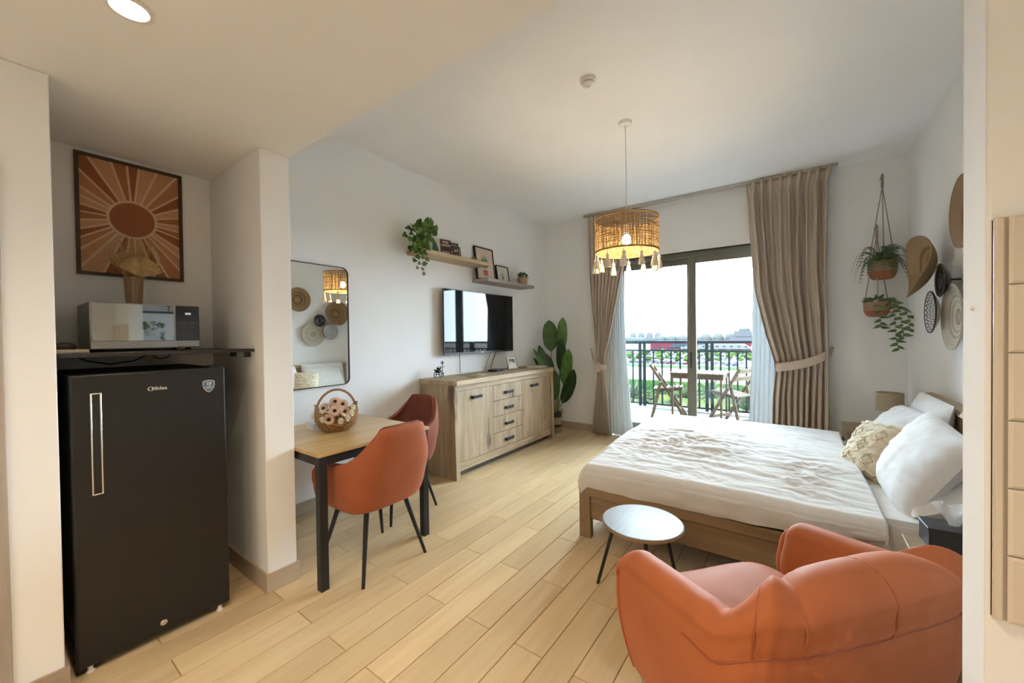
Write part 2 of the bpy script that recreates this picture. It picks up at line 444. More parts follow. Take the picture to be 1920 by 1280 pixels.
downlight(2.9, -1.5, 'added unseen fill downlight at the back of the kitchen ceiling, on the tiled side', 1.4)  # second added lamp behind the camera, brightens the room from the front

# smoke detector
sd = thing('smoke_detector', 'round white smoke detector on the ceiling', 'smoke detector', (2.02, 2.41, H))
MB().lathe([(.0, -.001), (.052, -.001), (.052, -.016), (.047, -.02), (.0, -.02)], 32).build('base', white_pl, sd)
MB().lathe([(.034, -.02), (.034, -.027), (.0, -.027)], 24).build('vent', mat('vent_dark', (.05, .05, .05), .7), sd)
MB().lathe([(.0, -.026), (.040, -.026), (.041, -.032), (.026, -.044), (.012, -.046), (.011, -.055), (0, -.056)], 32).build('cap', white_pl, sd)
for k in range(6):
    a = k*PI/3; MB().bar((.036*math.cos(a), .036*math.sin(a), -.019), (.036*math.cos(a), .036*math.sin(a), -.028), .006, .004).build('rib', white_pl, sd)

# pendant lamp
PX, PY = 2.032, 3.06
pl = thing('pendant_lamp', 'woven jute drum pendant lamp with cream tassels hanging over the bed foot', 'lamp', (PX, PY, H))
MB().lathe([(0, 0), (.052, 0), (.052, -.022), (.048, -.026), (0, -.026)], 32).build('ceiling_rose', white_pl, pl)
MB().tube([(0, 0, -.02), (.003, 0, -.4), (.0, 0, -.86)], .0032, 8).build('cord', mat('cord_twine', (.62, .60, .56), .8), pl)
MB().lathe([(.0, -.80), (.018, -.80), (.022, -.86), (.022, -.885), (0, -.885)], 16).build('lamp_holder', white_pl, pl)
MB().sphere((0, 0, -.925), (.036, .036, .045), 16, 10).build('bulb', emitmat('bulb_glow', (1., .80, .52), BULB), pl)
jute = mat('jute_yarn', (.36, .22, .09), .9, var=.35, nscale=60)
SR, ST, SB = .243, -.765, -1.02
rnd = random.Random(3)
mb = MB()
for k in range(120):                                    # upright yarns, irregular as in the cloth
    a = 2*PI*k/120 + rnd.uniform(-.018, .018); w = rnd.uniform(.0035, .0085)/SR/2; ph = rnd.uniform(0, 6)
    if rnd.random() < .06: continue
    vs = []; n = 7
    for i in range(n):
        z = lerp(ST, SB, i/(n-1)); da = .010*math.sin(ph+i*1.3); rr = SR+.0012*math.sin(ph+i*2)
        vs += [(rr*math.cos(a+da-w), rr*math.sin(a+da-w), z), (rr*math.cos(a+da+w), rr*math.sin(a+da+w), z)]
    mb.add(vs, [(2*i, 2*i+1, 2*i+3, 2*i+2) for i in range(n-1)])
for k in range(44):                                     # hoop yarns
    z = lerp(ST, SB, (k+.5)/44)+rnd.uniform(-.002, .002); w = rnd.uniform(.0022, .0050)/2; n = 90; ph = rnd.uniform(0, 6)
    vs = []
    for i in range(n):
        a = 2*PI*i/n; zz = z+.0018*math.sin(5*a+ph)
        rr = SR+.0010+.0010*math.sin(45*a+ph)
        vs += [(rr*math.cos(a), rr*math.sin(a), zz-w), (rr*math.cos(a), rr*math.sin(a), zz+w)]
    mb.add(vs, [(2*i, 2*i+1, (2*i+3) % (2*n), (2*i+2) % (2*n)) for i in range(n)])
shade = mb.build('lamp_shade', jute, pl, smooth=False)
for z, nm in ((ST, 'shade_rim'), (SB, 'shade_rim')):
    MB().lathe([(SR-.004, z-.006), (SR+.004, z-.006), (SR+.004, z+.006), (SR-.004, z+.006), (SR-.004, z-.006)], 64, caps=False).build(nm, jute, pl)
sp = MB()
for k in range(3):
    a = k*2*PI/3+.4; sp.tube([(.02*math.cos(a), .02*math.sin(a), -.80), (SR*math.cos(a), SR*math.sin(a), ST)], .002, 6)
sp.build('spider_wire', chrome, pl)
tas_m = mat('tassel_cotton', (.78, .70, .55), .9, var=.15, nscale=40)
tas = None
for k in range(12):
    a = k*PI/6+.27; m = MB()
    m.tube([(0, 0, 0), (0, 0, -.045)], .0018, 5)
    def flute(p, an, r, z): q = 1+.10*math.sin(9*an); return (p[0]*q, p[1]*q, p[2])
    m.lathe([(.004, -.035), (.012, -.043), (.013, -.055), (.009, -.062), (.016, -.085), (.022, -.115), (.025, -.143), (0, -.143)], 20, fn=flute)
    if tas is None: tas = m.mesh('tassel', tas_m)
    inst(tas, 'tassel', pl, (SR*math.cos(a), SR*math.sin(a), SB+(.006 if k % 2 else -.004)), (0, 0, k), 1+.06*math.sin(k*2.3))
# ================================================================== FRIDGE ALCOVE
fr = thing('fridge', 'black single-door fridge standing in the alcove', 'fridge', (.0, .0, .0))
fridge_m = mat('fridge_black', (.013, .012, .0115), .36, var=.08, nscale=300, bmp=.02, bscale=400)
fridge_side = mat('fridge_side', (.012, .012, .012), .55)
FX, FA, FB2, FZ0, FZ1 = .757, .228, .760, .030, 1.236
B(.10, .700, FA+.004, FB2-.004, .028, FZ1-.004).build('body', fridge_side, fr, bevel=.004)
dr = B(.712, FX, FA, FB2, FZ0, FZ1).build('door', fridge_m, fr, bevel=.008, seg=3)
B(.699, .713, FA+.012, FB2-.012, FZ0+.02, FZ1-.02).build('seal', dark_grey, fr)
hd = MB(); hy0, hy1, hz0, hz1, hw = .284, .318, .733, 1.158, .0055
hd.box(FX-.001, FX+.006, hy0, hy0+hw, hz0, hz1).box(FX-.001, FX+.006, hy1-hw, hy1, hz0, hz1).box(FX-.001, FX+.006, hy0+hw, hy1-hw, hz1-hw, hz1).box(FX-.001, FX+.006, hy0+hw, hy1-hw, hz0, hz0+hw)
h = hd.build('handle', chrome, dr, bevel=.0015); h['label'] = 'long chrome-edged recessed door handle'
B(FX-.001, FX+.0015, hy0+hw, hy1-hw, hz0+hw, hz1-hw).build('handle_recess', mat('handle_recess', (.02, .02, .02), .15), h)
lg = mat('silver_print', (.70, .68, .66), .35, metal=.6)
logo = text_mesh('brand_lettering', 'Midea', .0215, lg, dr, (FX+.0004, .504, 1.155), RX, bold=.0006, sx=1.05)
ring = MB(); pts = []
for i in range(21):
    a = PI*.28+i/20*PI*1.5; pts.append((FX+.0008, .4755+.0105*math.cos(a), 1.1555+.0088*math.sin(a)))
ring.tube(pts, [.0004+.0011*math.sin(PI*i/20) for i in range(21)], 6); ring.build('brand_ring', lg, dr)
def shield(s):
    pts = []
    for x, y in [(-1, .75), (-.55, .92), (0, .97), (.55, .92), (1, .75), (1.02, .2), (.9, -.25), (.62, -.62), (.3, -.86), (0, -1), (-.3, -.86), (-.62, -.62), (-.9, -.25), (-1.02, .2)]: pts.append((x*s*.0245, y*s*.0315))
    return pts
by, bz = .690, 1.1445
bd = MB().prism(shield(1), lambda a, b: (FX-.0005, by+a, bz+b), lambda a, b: (FX+.0006, by+a, bz+b)).build('badge', mat('badge_rim', (.72, .67, .55), .3, metal=.5), dr)
MB().prism(shield(.88), lambda a, b: (FX+.0004, by+a, bz+b), lambda a, b: (FX+.0010, by+a, bz+b)).build('badge_field', mat('badge_blue', (.10, .17, .27), .35), bd)
wp = mat('white_print', (.78, .80, .82), .5)
text_mesh('badge_number', '10', .021, wp, bd, (FX+.0012, by, bz+.012), RX, bold=.0004)
text_mesh('badge_words', 'YEAR', .0055, wp, bd, (FX+.0012, by, bz+.0005), RX)
text_mesh('badge_words', 'WARRANTY', .0068, wp, bd, (FX+.0012, by, bz-.0055), RX)
B(FX+.0009, FX+.0013, by-.012, by+.012, bz-.0125, bz-.0105).build('badge_bar', wp, bd)
lk = MB().lathe([(0, .0), (.013, .0), (.013, .003), (.010, .005), (.006, .005), (.006, .003), (0, .003)], 20).build('lock', chrome, dr, (FX-.0005, .499, .076), (0, PI/2, 0))
for y in (FA+.04, FB2-.04):
    MB().lathe([(.014, 0), (.014, .006), (.009, .008), (.009, .03), (0, .03)], 14).build('foot', white_pl, fr, (.735 if y < .5 else .738, y, 0))
    MB().lathe([(.014, 0), (.014, .03), (0, .03)], 12).build('foot', fridge_side, fr, (.14, y, 0))
B(.66, .735, FA+.0, FA+.07, .006, .032).build('hinge', fridge_side, fr, bevel=.003)
B(.69, .745, FB2-.06, FB2-.006, FZ1-.003, FZ1+.008).build('hinge', fridge_side, fr, bevel=.002)

ct = thing('wall_counter', 'thin black counter board above the fridge', 'shelf', (0, 0, 1.305))
cm = mat('counter_black', (.028, .026, .025), .35, var=.1)
B(XA+.004, .697, Y0+.003, Y1-.003, 0, .017).build('board', cm, ct, bevel=.002)
for x in (.42, .62):
    k = MB().box(x, x+.022, Y1-.030, Y1-.001, -.030, 0).build('bracket', black_metal, ct, bevel=.002)
    MB().lathe([(0, 0), (.004, 0), (.003, .002), (0, .002)], 8).build('screw', chrome, k, (x+.011, Y1-.030, -.016), (PI/2, 0, 0))
tag(MB().tube([(.20, .30, 1.304), (.22, .34, 1.275), (.26, .42, 1.255), (.30, .50, 1.268), (.33, .56, 1.304)], .0035, 8).build('power_cable', black_metal), 'long black cable looping under the counter above the fridge', 'cable')
tag(MB().tube([(.50, .535, 1.304), (.50, .545, 1.289), (.50, .57, 1.281), (.50, .595, 1.289), (.50, .605, 1.304)], .003, 8).build('power_cable', black_metal), 'short black cable loop below the microwave under the counter', 'cable')
tag(MB().tube([(.12, .25, 1.304), (.10, .252, 1.25), (.07, .255, 1.15), (.066, .256, 1.0)], .0022, 6).build('power_cable', black_metal), 'thin black cable hanging down the alcove back wall behind the fridge', 'cable')

# microwave
mw = thing('microwave', 'silver microwave with a mirrored door on the black counter', 'microwave', (0, 0, 1.322))
MX, MA, MB_, MH = .45, .327, .745, .238
silver = mat('silver_metal', (.42, .41, .40), .32, metal=.7, var=.04)
mdk = mat('microwave_side', (.23, .22, .21), .45, metal=.4, var=.05)
B(.10, MX-.022, MA, MB_, .012, MH).build('body', mdk, mw, bevel=.004)
B(MX-.022, MX, MA, MB_, .012, MH).build('front', silver, mw, bevel=.004)
mdoor = B(MX-.001, MX+.004, MA+.006, MA+.308, .050, MH-.004).build('door', mat('door_mirror', (.42, .46, .48), .03, metal=1., var=.0), mw, bevel=.002)
cp = B(MX-.001, MX+.004, MA+.314, MB_-.003, .050, MH-.003).build('control_panel', black_gloss, mw, bevel=.002)
B(MX+.0005, MX+.004, MA+.320, MB_-.008, .018, .046).build('door_button', silver, mw, bevel=.002)
grey_pr = mat('panel_print', (.16, .16, .16), .5)
text_mesh('display_digits', '000', .017, emitmat('display_glow', (.85, .86, .80), .5), cp, (MX+.0043, MA+.366, MH-.045), RX)
def keyframe(y0, y1, z0, z1):
    t = .0011
    MB().box(MX+.004, MX+.0046, y0, y1, z0, z0+t).box(MX+.004, MX+.0046, y0, y1, z1-t, z1).box(MX+.004, MX+.0046, y0, y0+t, z0+t, z1-t).box(MX+.004, MX+.0046, y1-t, y1, z0+t, z1-t).build('key', grey_pr, cp)
for (a, b, c, d) in [(.328, .402, .142, .150), (.328, .402, .118, .142), (.332, .360, .058, .071), (.371, .399, .058, .071), (.333, .362, .095, .107), (.37, .399, .095, .107)]: keyframe(MA+a, MA+b, c, d)
for r in range(2):
    for a, b in ((.334, .362), (.369, .396)): B(MX+.004, MX+.0045, MA+a, MA+b, .134-.011*r, .1365-.011*r).build('key', grey_pr, cp)
for i in range(4):
    for j in range(6): MB().lathe([(.0, 0), (.0035, 0)], 8, caps=False).build('vent_hole', mat('vent_dark', (.05, .05, .05), .7), mw, (.29+.022*j, MA-.0006, .034+.017*i), (PI/2, 0, 0))
B(.20, .26, MA-.001, MA+.001, .12, .19).build('rating_sticker', mat('sticker_grey', (.32, .31, .30), .6), mw)
for x in (.14, .40):
    for y in (MA+.04, MB_-.04): MB().lathe([(.013, 0), (.011, .013), (0, .013)], 12).build('foot', black_metal, mw, (x, y, 0))

# items left of the microwave
tag(B(.30, .56, .200, .312, 1.322, 1.338).build('notebook', mat('beige_card', (.52, .43, .30), .7), bevel=.003), 'beige flat box lying on the counter left of the microwave', 'box')
tag(MB().lathe([(.040, 0), (.042, .012), (.036, .024), (.02, .031), (0, .033)], 24).build('dark_dome', mat('dark_leather', (.03, .022, .018), .4), None, (.44, .246, 1.338)), 'small dark domed case on the beige box by the microwave', 'case')

# dried flowers on the microwave
vs = thing('dried_flower_vase', 'ribbed amber glass vase of dried palm and pampas on the microwave', 'vase', (.27, .515, 1.322+MH))
straw = mat('dried_straw', (.42, .28, .12), .8, var=.3, nscale=30)
amber = mat('amber_glass', (.62, .42, .22), .08, trans=.75, var=.1)
MB().lathe([(0, .0), (.033, .0), (.034, .008), (.0405, .128), (.043, .150), (.040, .150), (.037, .128), (.031, .012), (0, .012)], 28, fn=lambda p, a, r, z: (p[0]*(1+.02*math.sin(14*a)), p[1]*(1+.02*math.sin(14*a)), p[2])).build('vase', amber, vs)
rnd = random.Random(11)
for k in range(26):                                      # stems and plumes
    a = rnd.uniform(0, 2*PI); sp = rnd.uniform(.3, 1.); h = rnd.uniform(.24, .36)
    bx, by2 = .022*math.cos(a)*sp, .022*math.sin(a)*sp
    tx, ty = .10*math.cos(a)*sp*.6, .10*math.sin(a)*sp-.025
    m = MB(); m.tube([(bx*.3, by2*.3, .02), (bx, by2, .14), ((bx+tx)/2, (by2+ty)/2, .2), (tx, ty, h)], [.0016, .0016, .0013, .0008], 5)
    n = 9
    for i in range(n):
        t = i/(n-1); p = Vector((lerp((bx+tx)/2, tx, t), lerp((by2+ty)/2, ty, t), lerp(.2, h, t)))
        for s in (-1, 1):
            q = p+Vector((rnd.uniform(-.012, .012), s*rnd.uniform(.006, .016), rnd.uniform(.015, .03)))
            m.tube([p, q], [.0012, .0004], 4, caps=False)
    m.build('dried_stem', straw, vs)
def fan(name, c, ang, L, n, spread, x):
    m = MB(); pts = []
    for i in range(n*2+1):
        a = ang+spread*(i/(2*n)-.5); r = L*(1-.25*abs(i/(2*n)-.5)*2) if i % 2 == 0 else L*.86
        pts.append((x+(.004 if i % 2 else -.004), c[0]+r*math.cos(a), c[1]+r*math.sin(a)))
    m.add([(x, c[0], c[1])]+pts, [(0, i, i+1) for i in range(1, len(pts))])
    m.build(name, straw, vs, smooth=False, solid=.0012)
fan('palm_leaf', (.020, .150), PI*.47, .118, 13, 2.3, .035)
fan('palm_leaf', (-.008, .165), PI*.58, .13, 11, 1.5, .012)
for k in range(5):                                       # bunny tails at the right
    a = PI*.30+k*.09; L = .13+.018*k; p = Vector((.03, .02+L*math.cos(a), .15+L*math.sin(a)*.8))
    m = MB().tube([(.01, .01, .1), tuple(p)], .0009, 4); m.sphere(tuple(p), (.008, .008, .015), 8, 6); m.build('bunny_tail', mat('bunny_tail', (.48, .33, .18), .9), vs)

# sunburst print
sbp = thing('sunburst_print', 'framed sunburst print in orange and cream on the alcove wall', 'picture', (XA, .5545, 2.053))
fd = mat('frame_dark_wood', (.055, .034, .02), .5, var=.2)
hw, hh, ft = .2215, .3225, .016
fm = MB().box(.001, .022, -hw, -hw+ft, -hh, hh).box(.001, .022, hw-ft, hw, -hh, hh).box(.001, .022, -hw+ft, hw-ft, hh-ft, hh).box(.001, .022, -hw+ft, hw-ft, -hh, -hh+ft)
fm.build('frame', fd, sbp, bevel=.001)
tones = [(.55, .30, .15), (.36, .135, .045), (.43, .19, .08), (.30, .095, .03), (.50, .25, .12)]
pm = [mat('print_cream', (.66, .45, .28), .7, var=.02)]+[mat('print_tone_%s' % n, c, .7, var=.03) for n, c in zip(('sand', 'rust', 'clay', 'brick', 'apricot'), tones)]
B(.002, .010, -hw+ft*.8, hw-ft*.8, -hh+ft*.8, hh-ft*.8).build('backing', pm[0], sbp)
iw, ih = hw-ft, hh-ft; cy, cz, rad = 0., .006, .0945
def edge(a):
    c, s = math.cos(a), math.sin(a); t = 1e9
    if c > 1e-6: t = min(t, (iw-cy)/c)
    if c < -1e-6: t = min(t, (-iw-cy)/c)
    if s > 1e-6: t = min(t, (ih-cz)/s)
    if s < -1e-6: t = min(t, (-ih-cz)/s)
    return t
corners = [math.atan2(sy*ih-cz, sx*iw-cy) % (2*PI) for sx in (-1, 1) for sy in (-1, 1)]
rnd = random.Random(5); a = .06; k = 0; N = 30
cuts = [0.]
for i in range(N): cuts.append(cuts[-1]+rnd.uniform(.8, 1.25))
cuts = [c/cuts[-1]*2*PI for c in cuts]
for i in range(N):
    a0, a1 = cuts[i]+.05, cuts[i+1]+.05; g = .034
    r0 = rad+.012
    poly = [(cy+r0*math.cos(a0+g*1.3), cz+r0*math.sin(a0+g*1.3))]
    e0 = a0+g*.5; e1 = a1-g*.5
    seq = [e0]+sorted(c+o for c in corners for o in (0, 2*PI) if e0 < c+o < e1)+[e1]
    for q in seq: poly.append((cy+edge(q)*math.cos(q), cz+edge(q)*math.sin(q)))
    poly.append((cy+r0*math.cos(a1-g*1.3), cz+r0*math.sin(a1-g*1.3)))
    MB().prism(poly, lambda u, v: (.0095, u, v), lambda u, v: (.0106, u, v)).build('ray', pm[1+[1, 0, 3, 2, 4, 0, 3][i % 7]], sbp, smooth=False)
MB().prism([(cy+rad*math.cos(t*PI/24), cz+rad*math.sin(t*PI/24)) for t in range(48)], lambda u, v: (.0095, u, v), lambda u, v: (.0106, u, v)).build('sun_disc', pm[4], sbp, smooth=False)

# ================================================================== MIRROR
mr_ = thing('wall_mirror', 'tall wall mirror with rounded corners and a thin black frame', 'mirror', (0, 1.60, 1.476))
def rrect(hy, hz, r, n=8):
    pts = []
    for sx, sy, a0 in ((1, 1, 0), (-1, 1, PI/2), (-1, -1, PI), (1, -1, 1.5*PI)):
        for i in range(n+1):
            a = a0+i/n*PI/2; pts.append((sx*(hy-r)+r*math.cos(a), sy*(hz-r)+r*math.sin(a)))
    return pts
o, i_ = rrect(.302, .494, .055), rrect(.297, .489, .050); n = len(o)
fm = MB().add([(x, a, b) for x, q in ((.0, o), (.024, o), (.024, i_), (.012, i_)) for a, b in q], [(k*n+j, k*n+(j+1) % n, (k+1)*n+(j+1) % n, (k+1)*n+j) for k in range(3) for j in range(n)])
fm.build('frame', black_metal, mr_)
MB().prism(i_, lambda a, b: (.004, a, b), lambda a, b: (.016, a, b)).build('mirror_glass', mat('mirror_silver', (.90, .925, .91), .005, metal=1., var=0), mr_, smooth=False)

# ================================================================== DINING TABLE
TX0, TX1, TY0, TY1 = .205, 1.052, 1.078, 1.862
tb = thing('dining_table', 'small oak-topped dining table with square black legs', 'table', ((TX0+TX1)/2, (TY0+TY1)/2, 0))
hx, hy = (TX1-TX0)/2, (TY1-TY0)/2
table_oak = wood('table_oak', (.44, .27, .10), (.66, .45, .20), 'y', 26, .32, tint=0, bmp=.05, coat=.15)
B(-hx, hx, -hy, hy, .732, .752).build('table_top', table_oak, tb, bevel=.002)
lw = .045
for sx in (-1, 1):
    for sy in (-1, 1):
        x, y = sx*(hx-.008-lw/2), sy*(hy-.008-lw/2)
        B(x-lw/2, x+lw/2, y-lw/2, y+lw/2, 0, .731).build('leg', black_metal, tb, bevel=.002)
for s in (-1, 1):
    y = s*(hy-.008-lw/2); B(-hx+.053, hx-.053, y-.02, y+.02, .682, .731).build('apron', black_metal, tb, bevel=.002)
    x = s*(hx-.008-lw/2); B(x-.02, x+.02, -hy+.053, hy-.053, .682, .731).build('apron', black_metal, tb, bevel=.002)

# tub chairs: local +x is the way the sitter faces
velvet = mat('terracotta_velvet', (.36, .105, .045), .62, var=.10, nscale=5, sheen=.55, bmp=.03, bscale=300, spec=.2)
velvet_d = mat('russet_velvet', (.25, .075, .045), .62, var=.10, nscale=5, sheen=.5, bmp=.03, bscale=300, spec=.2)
piping_m = mat('velvet_piping', (.24, .06, .03), .6, sheen=.3)
def tub_chair(loc, rz, label, vm, sc=1.):
    c = thing('dining_chair', label, 'chair', loc, rz, 'velvet tub chairs at the dining table')
    hw_, back, front = .245, -.235, .215
    def plan(s):                                          # s -1..1 from one arm front round the back to the other
        a = abs(s); sg = 1 if s >= 0 else -1
        if a > .5: return Vector((lerp(back+.15, front, (a-.5)/.5), sg*hw_, 0))
        th = a/.5*PI/2; e = .62
        return Vector((back+.15-.15*abs(math.cos(th))**e, sg*hw_*abs(math.sin(th))**e, 0))
    top = [(0, .875), (.20, .872), (.27, .855), (.34, .79), (.42, .715), (.50, .668), (.60, .650), (.72, .645), (.9, .632), (1., .58)]
    def shell(u, v):
        s = u*2-1; a = abs(s); p = plan(s); zt = interp(top, a); z = lerp(.40, zt, v)
        if v < .25: k = lerp(.84, .97, math.sin(v/.25*PI/2))
        else: k = .97+.03*math.sin((v-.25)/.75*PI)
        narrow = 1.-.30*sstep((z-.60)/.28)*(1. if a < .5 else 0.5)
        lean = -.075*sstep((z-.45)/.42)*(1. if a < .42 else max(0, 1-(a-.42)/.2))
        if a > .92 and v < .6: k *= lerp(1, .96, (a-.92)/.08)
        return (p.x*k+lean, p.y*k*narrow, z)
    MB().grid(shell, 49, 13).build('shell', vm, c, solid=.034, soff=-1, sub=1)
    pts = [Vector(shell(i/48, 1))+Vector((-.004 if .25 < i/48 < .75 else 0, 0, .001)) for i in range(49)]
    MB().tube(pts, .0045, 6).build('piping', piping_m, c)
    def seat_top(u, v):
        a = v*2*PI; r = u; ex = .55
        cx, sy = math.cos(a), math.sin(a)
        x = .005+.215*math.copysign(abs(cx)**ex, cx)*r; y = .212*math.copysign(abs(sy)**ex, sy)*r
        return (x, y, .475+.022*(1-r**4)) if r < .999 else (x, y, .47)
    m = MB().grid(seat_top, 8, 32, cv=True)
    def seat_side(u, v):
        p = seat_top(1, v); k = 1-.10*u; return (p[0]*k, p[1]*k, lerp(.47, .385, u))
    m.grid(seat_side, 4, 32, cv=True)
    def seat_bot(u, v): p = seat_side(1, v); return (p[0]*(1-u), p[1]*(1-u), .385)
    m.grid(seat_bot, 3, 32, cv=True)
    m.build('seat_cushion', vm, c, ang=60)
    if vm is velvet_d:
        for k in range(7):                               # stitched channels on the inside of the back
            y = -.115+.23*k/6; pts = []
            for t in range(9):
                z = lerp(.50, .855, t/8); pts.append((back+.047-.075*sstep((z-.45)/.42), y*(1.-.25*sstep((z-.60)/.28)), z))
            MB().tube(pts, .003, 5).build('seam', piping_m, c)
    for sx in (-1, 1):
        for sy in (-1, 1):
            MB().tube([(sx*.13, sy*.13, .40), (sx*.212+(.01 if sx > 0 else -.01), sy*.222, 0)], [.016, .0095], 12).build('leg', black_metal, c)
    B(-.15, .15, -.15, .15, .372, .39).build('seat_frame', black_metal, c)
    return c
tub_chair((.975, 1.458, 0), PI, 'orange velvet tub chair at the near side of the dining table', velvet)
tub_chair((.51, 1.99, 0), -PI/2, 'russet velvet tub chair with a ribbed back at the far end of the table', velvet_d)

# flower basket on the table
BX, BY_, BZ = .60, 1.445, .752
fb = thing('flower_basket', 'round wicker handle basket of silk flowers on the dining table', 'basket', (BX, BY_, BZ), math.radians(-22))
FBI = (Matrix.Translation((BX, BY_, BZ)) @ Matrix.Rotation(math.radians(-22), 4, 'Z')).inverted()
wick = weave('wicker', (.17, .07, .018), (.50, .29, .11), 24)
def bowl(p, a, r, z):
    q = 1+.035*math.sin(24*a); lip = -.046*math.cos(2*a)*max(0, z-.075)/.06
    return (p[0]*q*.86, p[1]*q*1.08, p[2]+lip)
MB().lathe([(0, .0), (.070, .0), (.104, .028), (.125, .075), (.128, .105), (.120, .135), (.115, .135), (.121, .105), (.118, .075), (.098, .034), (0, .02)], 48, fn=bowl, caps=False).build('basket_body', wick, fb)
MB().tube([(.0, -.125*math.cos(t*PI/16),   .12+.155*math.sin(t*PI/16)) for t in range(17)], .0075, 8).build('basket_handle', wick, fb)
MB().tube([(.100*math.cos(t*PI/12), .130*math.sin(t*PI/12), .135-.045*math.cos(t*PI/6)) for t in range(25)], .006, 6).build('basket_rim', wick, fb)
peach = mat('petal_peach', (.80, .56, .40), .7, var=.12); cream_p = mat('petal_cream', (.82, .75, .60), .7, var=.08); pinkp = mat('petal_pink', (.66, .33, .33), .7)
fcent = mat('flower_centre', (.03, .02, .012), .8)
fgreen = leafmat('flower_leaf', (.05, .09, .03), (.10, .15, .05))
def petal_ring(mb, n, r0, r1, w, lift, ph=0):
    for k in range(n):
        a = ph+2*PI*k/n; c, s = math.cos(a), math.sin(a)
        def P(r, t, z): return (r*c-t*s, r*s+t*c, z)
        mb.add([P(r0, 0, 0), P(lerp(r0, r1, .5), -w, lift*.4), P(r1*.95, -w*.7, lift), P(r1, 0, lift*.9), P(r1*.95, w*.7, lift), P(lerp(r0, r1, .5), w, lift*.4)], [(0, 1, 2, 3, 4, 5)])
m = MB(); petal_ring(m, 14, .006, .030, .006, .008); petal_ring(m, 12, .006, .024, .006, .012, .2); daisy_me = m.mesh('petals', peach)
m = MB().lathe([(0, .012), (.005, .0115), (.0085, .008), (.009, .003), (0, .0)], 12); centre_me = m.mesh('flower_centre', fcent)
def rose_fn(u, v):
    a = v*2*PI*3; r = .004+.018*v; z = .024*(1-v*.55); k = .012*u
    return (r*math.cos(a)*(1-.25*u), r*math.sin(a)*(1-.25*u), z-k*1.3+.004*math.sin(3*a))
m = MB().grid(rose_fn, 4, 40); m.sphere((0, 0, .004), (.018, .018, .013), 10, 6); rose_me = m.mesh('petals', cream_p)
def put_flower(kind, p, d, s, lab):
    zdir = FBI.to_3x3() @ Vector(d).normalized(); M3 = zdir.to_track_quat('Z', 'Y').to_matrix()
    f = inst(daisy_me if kind == 'd' else rose_me, 'silk_flower', fb, FBI @ Vector(p), M3, s); f['label'] = lab
    if kind == 'd': inst(centre_me, 'flower_centre', f, (0, 0, .004))
    MB().tube([(0, 0, 0), (0, 0, -.06)], .0015, 5).build('stem', fgreen, f)
bc = Vector((BX, BY_, BZ+.118)); Vw = Vector((3.12-BX, 0-BY_, .5)).normalized(); Rr = Vector((0, 0, 1)).cross(Vw).normalized(); Uu = Vw.cross(Rr)
def bpos(a, b, r=.108):
    d = (Vw*math.sqrt(max(.05, 1-a*a-b*b))+Rr*a+Uu*b).normalized(); return bc+Vector((d.x*r*.95, d.y*r, d.z*r*.95)), d
for k, (a, b, lab) in enumerate([(-.62, .30, 'peach daisy at the upper left of the wicker basket'), (-.05, .62, 'peach daisy at the top of the wicker basket'), (.32, .45, 'peach daisy at the upper right of the wicker basket'), (-.08, .12, 'peach daisy in the middle of the wicker basket'), (.42, .05, 'peach daisy on the right beside the cream roses'), (-.36, -.32, 'peach daisy low at the front rim of the wicker basket')]):
    p, d = bpos(a, b, .116); put_flower('d', p, d, 1.25, lab)
for k, (a, b, lab) in enumerate([(.22, -.45, 'cream rose low at the front rim of the basket'), (.55, -.33, 'cream rose at the right rim of the basket'), (.74, -.06, 'cream rose on the right edge of the basket'), (.82, .24, 'cream rose high on the right edge of the basket'), (-.66, -.30, 'pale peach rosebud at the left front rim of the basket')]):
    p, d = bpos(a, b, .118); put_flower('r', p, d, 1.1, lab)
rnd = random.Random(9); m = MB()
for k in range(70):
    a, b = rnd.uniform(-.85, .85), rnd.uniform(-.5, .75); p, d = bpos(a, b, rnd.uniform(.07, .093)); m.sphere(tuple(FBI @ p), rnd.uniform(.004, .009), 6, 4)
stuff(m.build('filler_blossom', mat('filler_blossom', (.62, .45, .33), .8, var=.25, nscale=50), fb))
m = MB()
for k in range(26):
    a, b = rnd.uniform(-.8, .8), rnd.uniform(-.6, .4); p, d = bpos(a, b, .082); q = p+d*.022+Vector((rnd.uniform(-.01, .01), rnd.uniform(-.01, .01), 0)); s = Rr*.006
    m.add([FBI @ x for x in (p, p+d*.011+s, q, p+d*.011-s)], [(0, 1, 2, 3)])
stuff(m.build('filler_leaf', fgreen, fb))
p = bc+Rr*-.135+Vector((0, 0, -.01)); put_flower('r', p, Rr*-1+Vw*.4, .9, 'pink silk flower poking out at the left side of the basket')
# white block
tag(B(-.055, .055, -.045, .045, 0, .042).build('white_box', mat('white_box', (.78, .75, .68), .6, var=.02), None, (.425, 1.395, .752), (0, 0, math.radians(-4)), bevel=.002), 'small white box on the dining table left of the basket', 'box')
# ================================================================== SIDEBOARD
SX, SA, SB_, SH = .50, 2.685, 4.555, .952
sb = thing('sideboard', 'long rustic oak sideboard with two doors and four drawers', 'sideboard', (0, 0, 0))
XB = .016
tp = MB()      # top board with bevelled front corners
tp.prism([(XB, SA-.01), (SX-.012, SA-.01), (SX+.012, SA+.014), (SX+.012, SB_-.014), (SX-.012, SB_+.01), (XB, SB_+.01)], lambda a, b: (a, b, .905), lambda a, b: (a, b, SH))
tp.build('top_board', oak_y, sb, smooth=False, bevel=.003)
for y0, y1 in ((SA, SA+.055), (SB_-.055, SB_)):          # slanted end panels
    MB().hexa([(XB, y0, 0), (SX+.004, y0, 0), (SX+.004, y1, 0), (XB, y1, 0), (XB, y0, .904), (SX-.012, y0, .904), (SX-.012, y1, .904), (XB, y1, .904)]).build('end_panel', oak, sb, smooth=False, bevel=.003)
CF = SX-.028
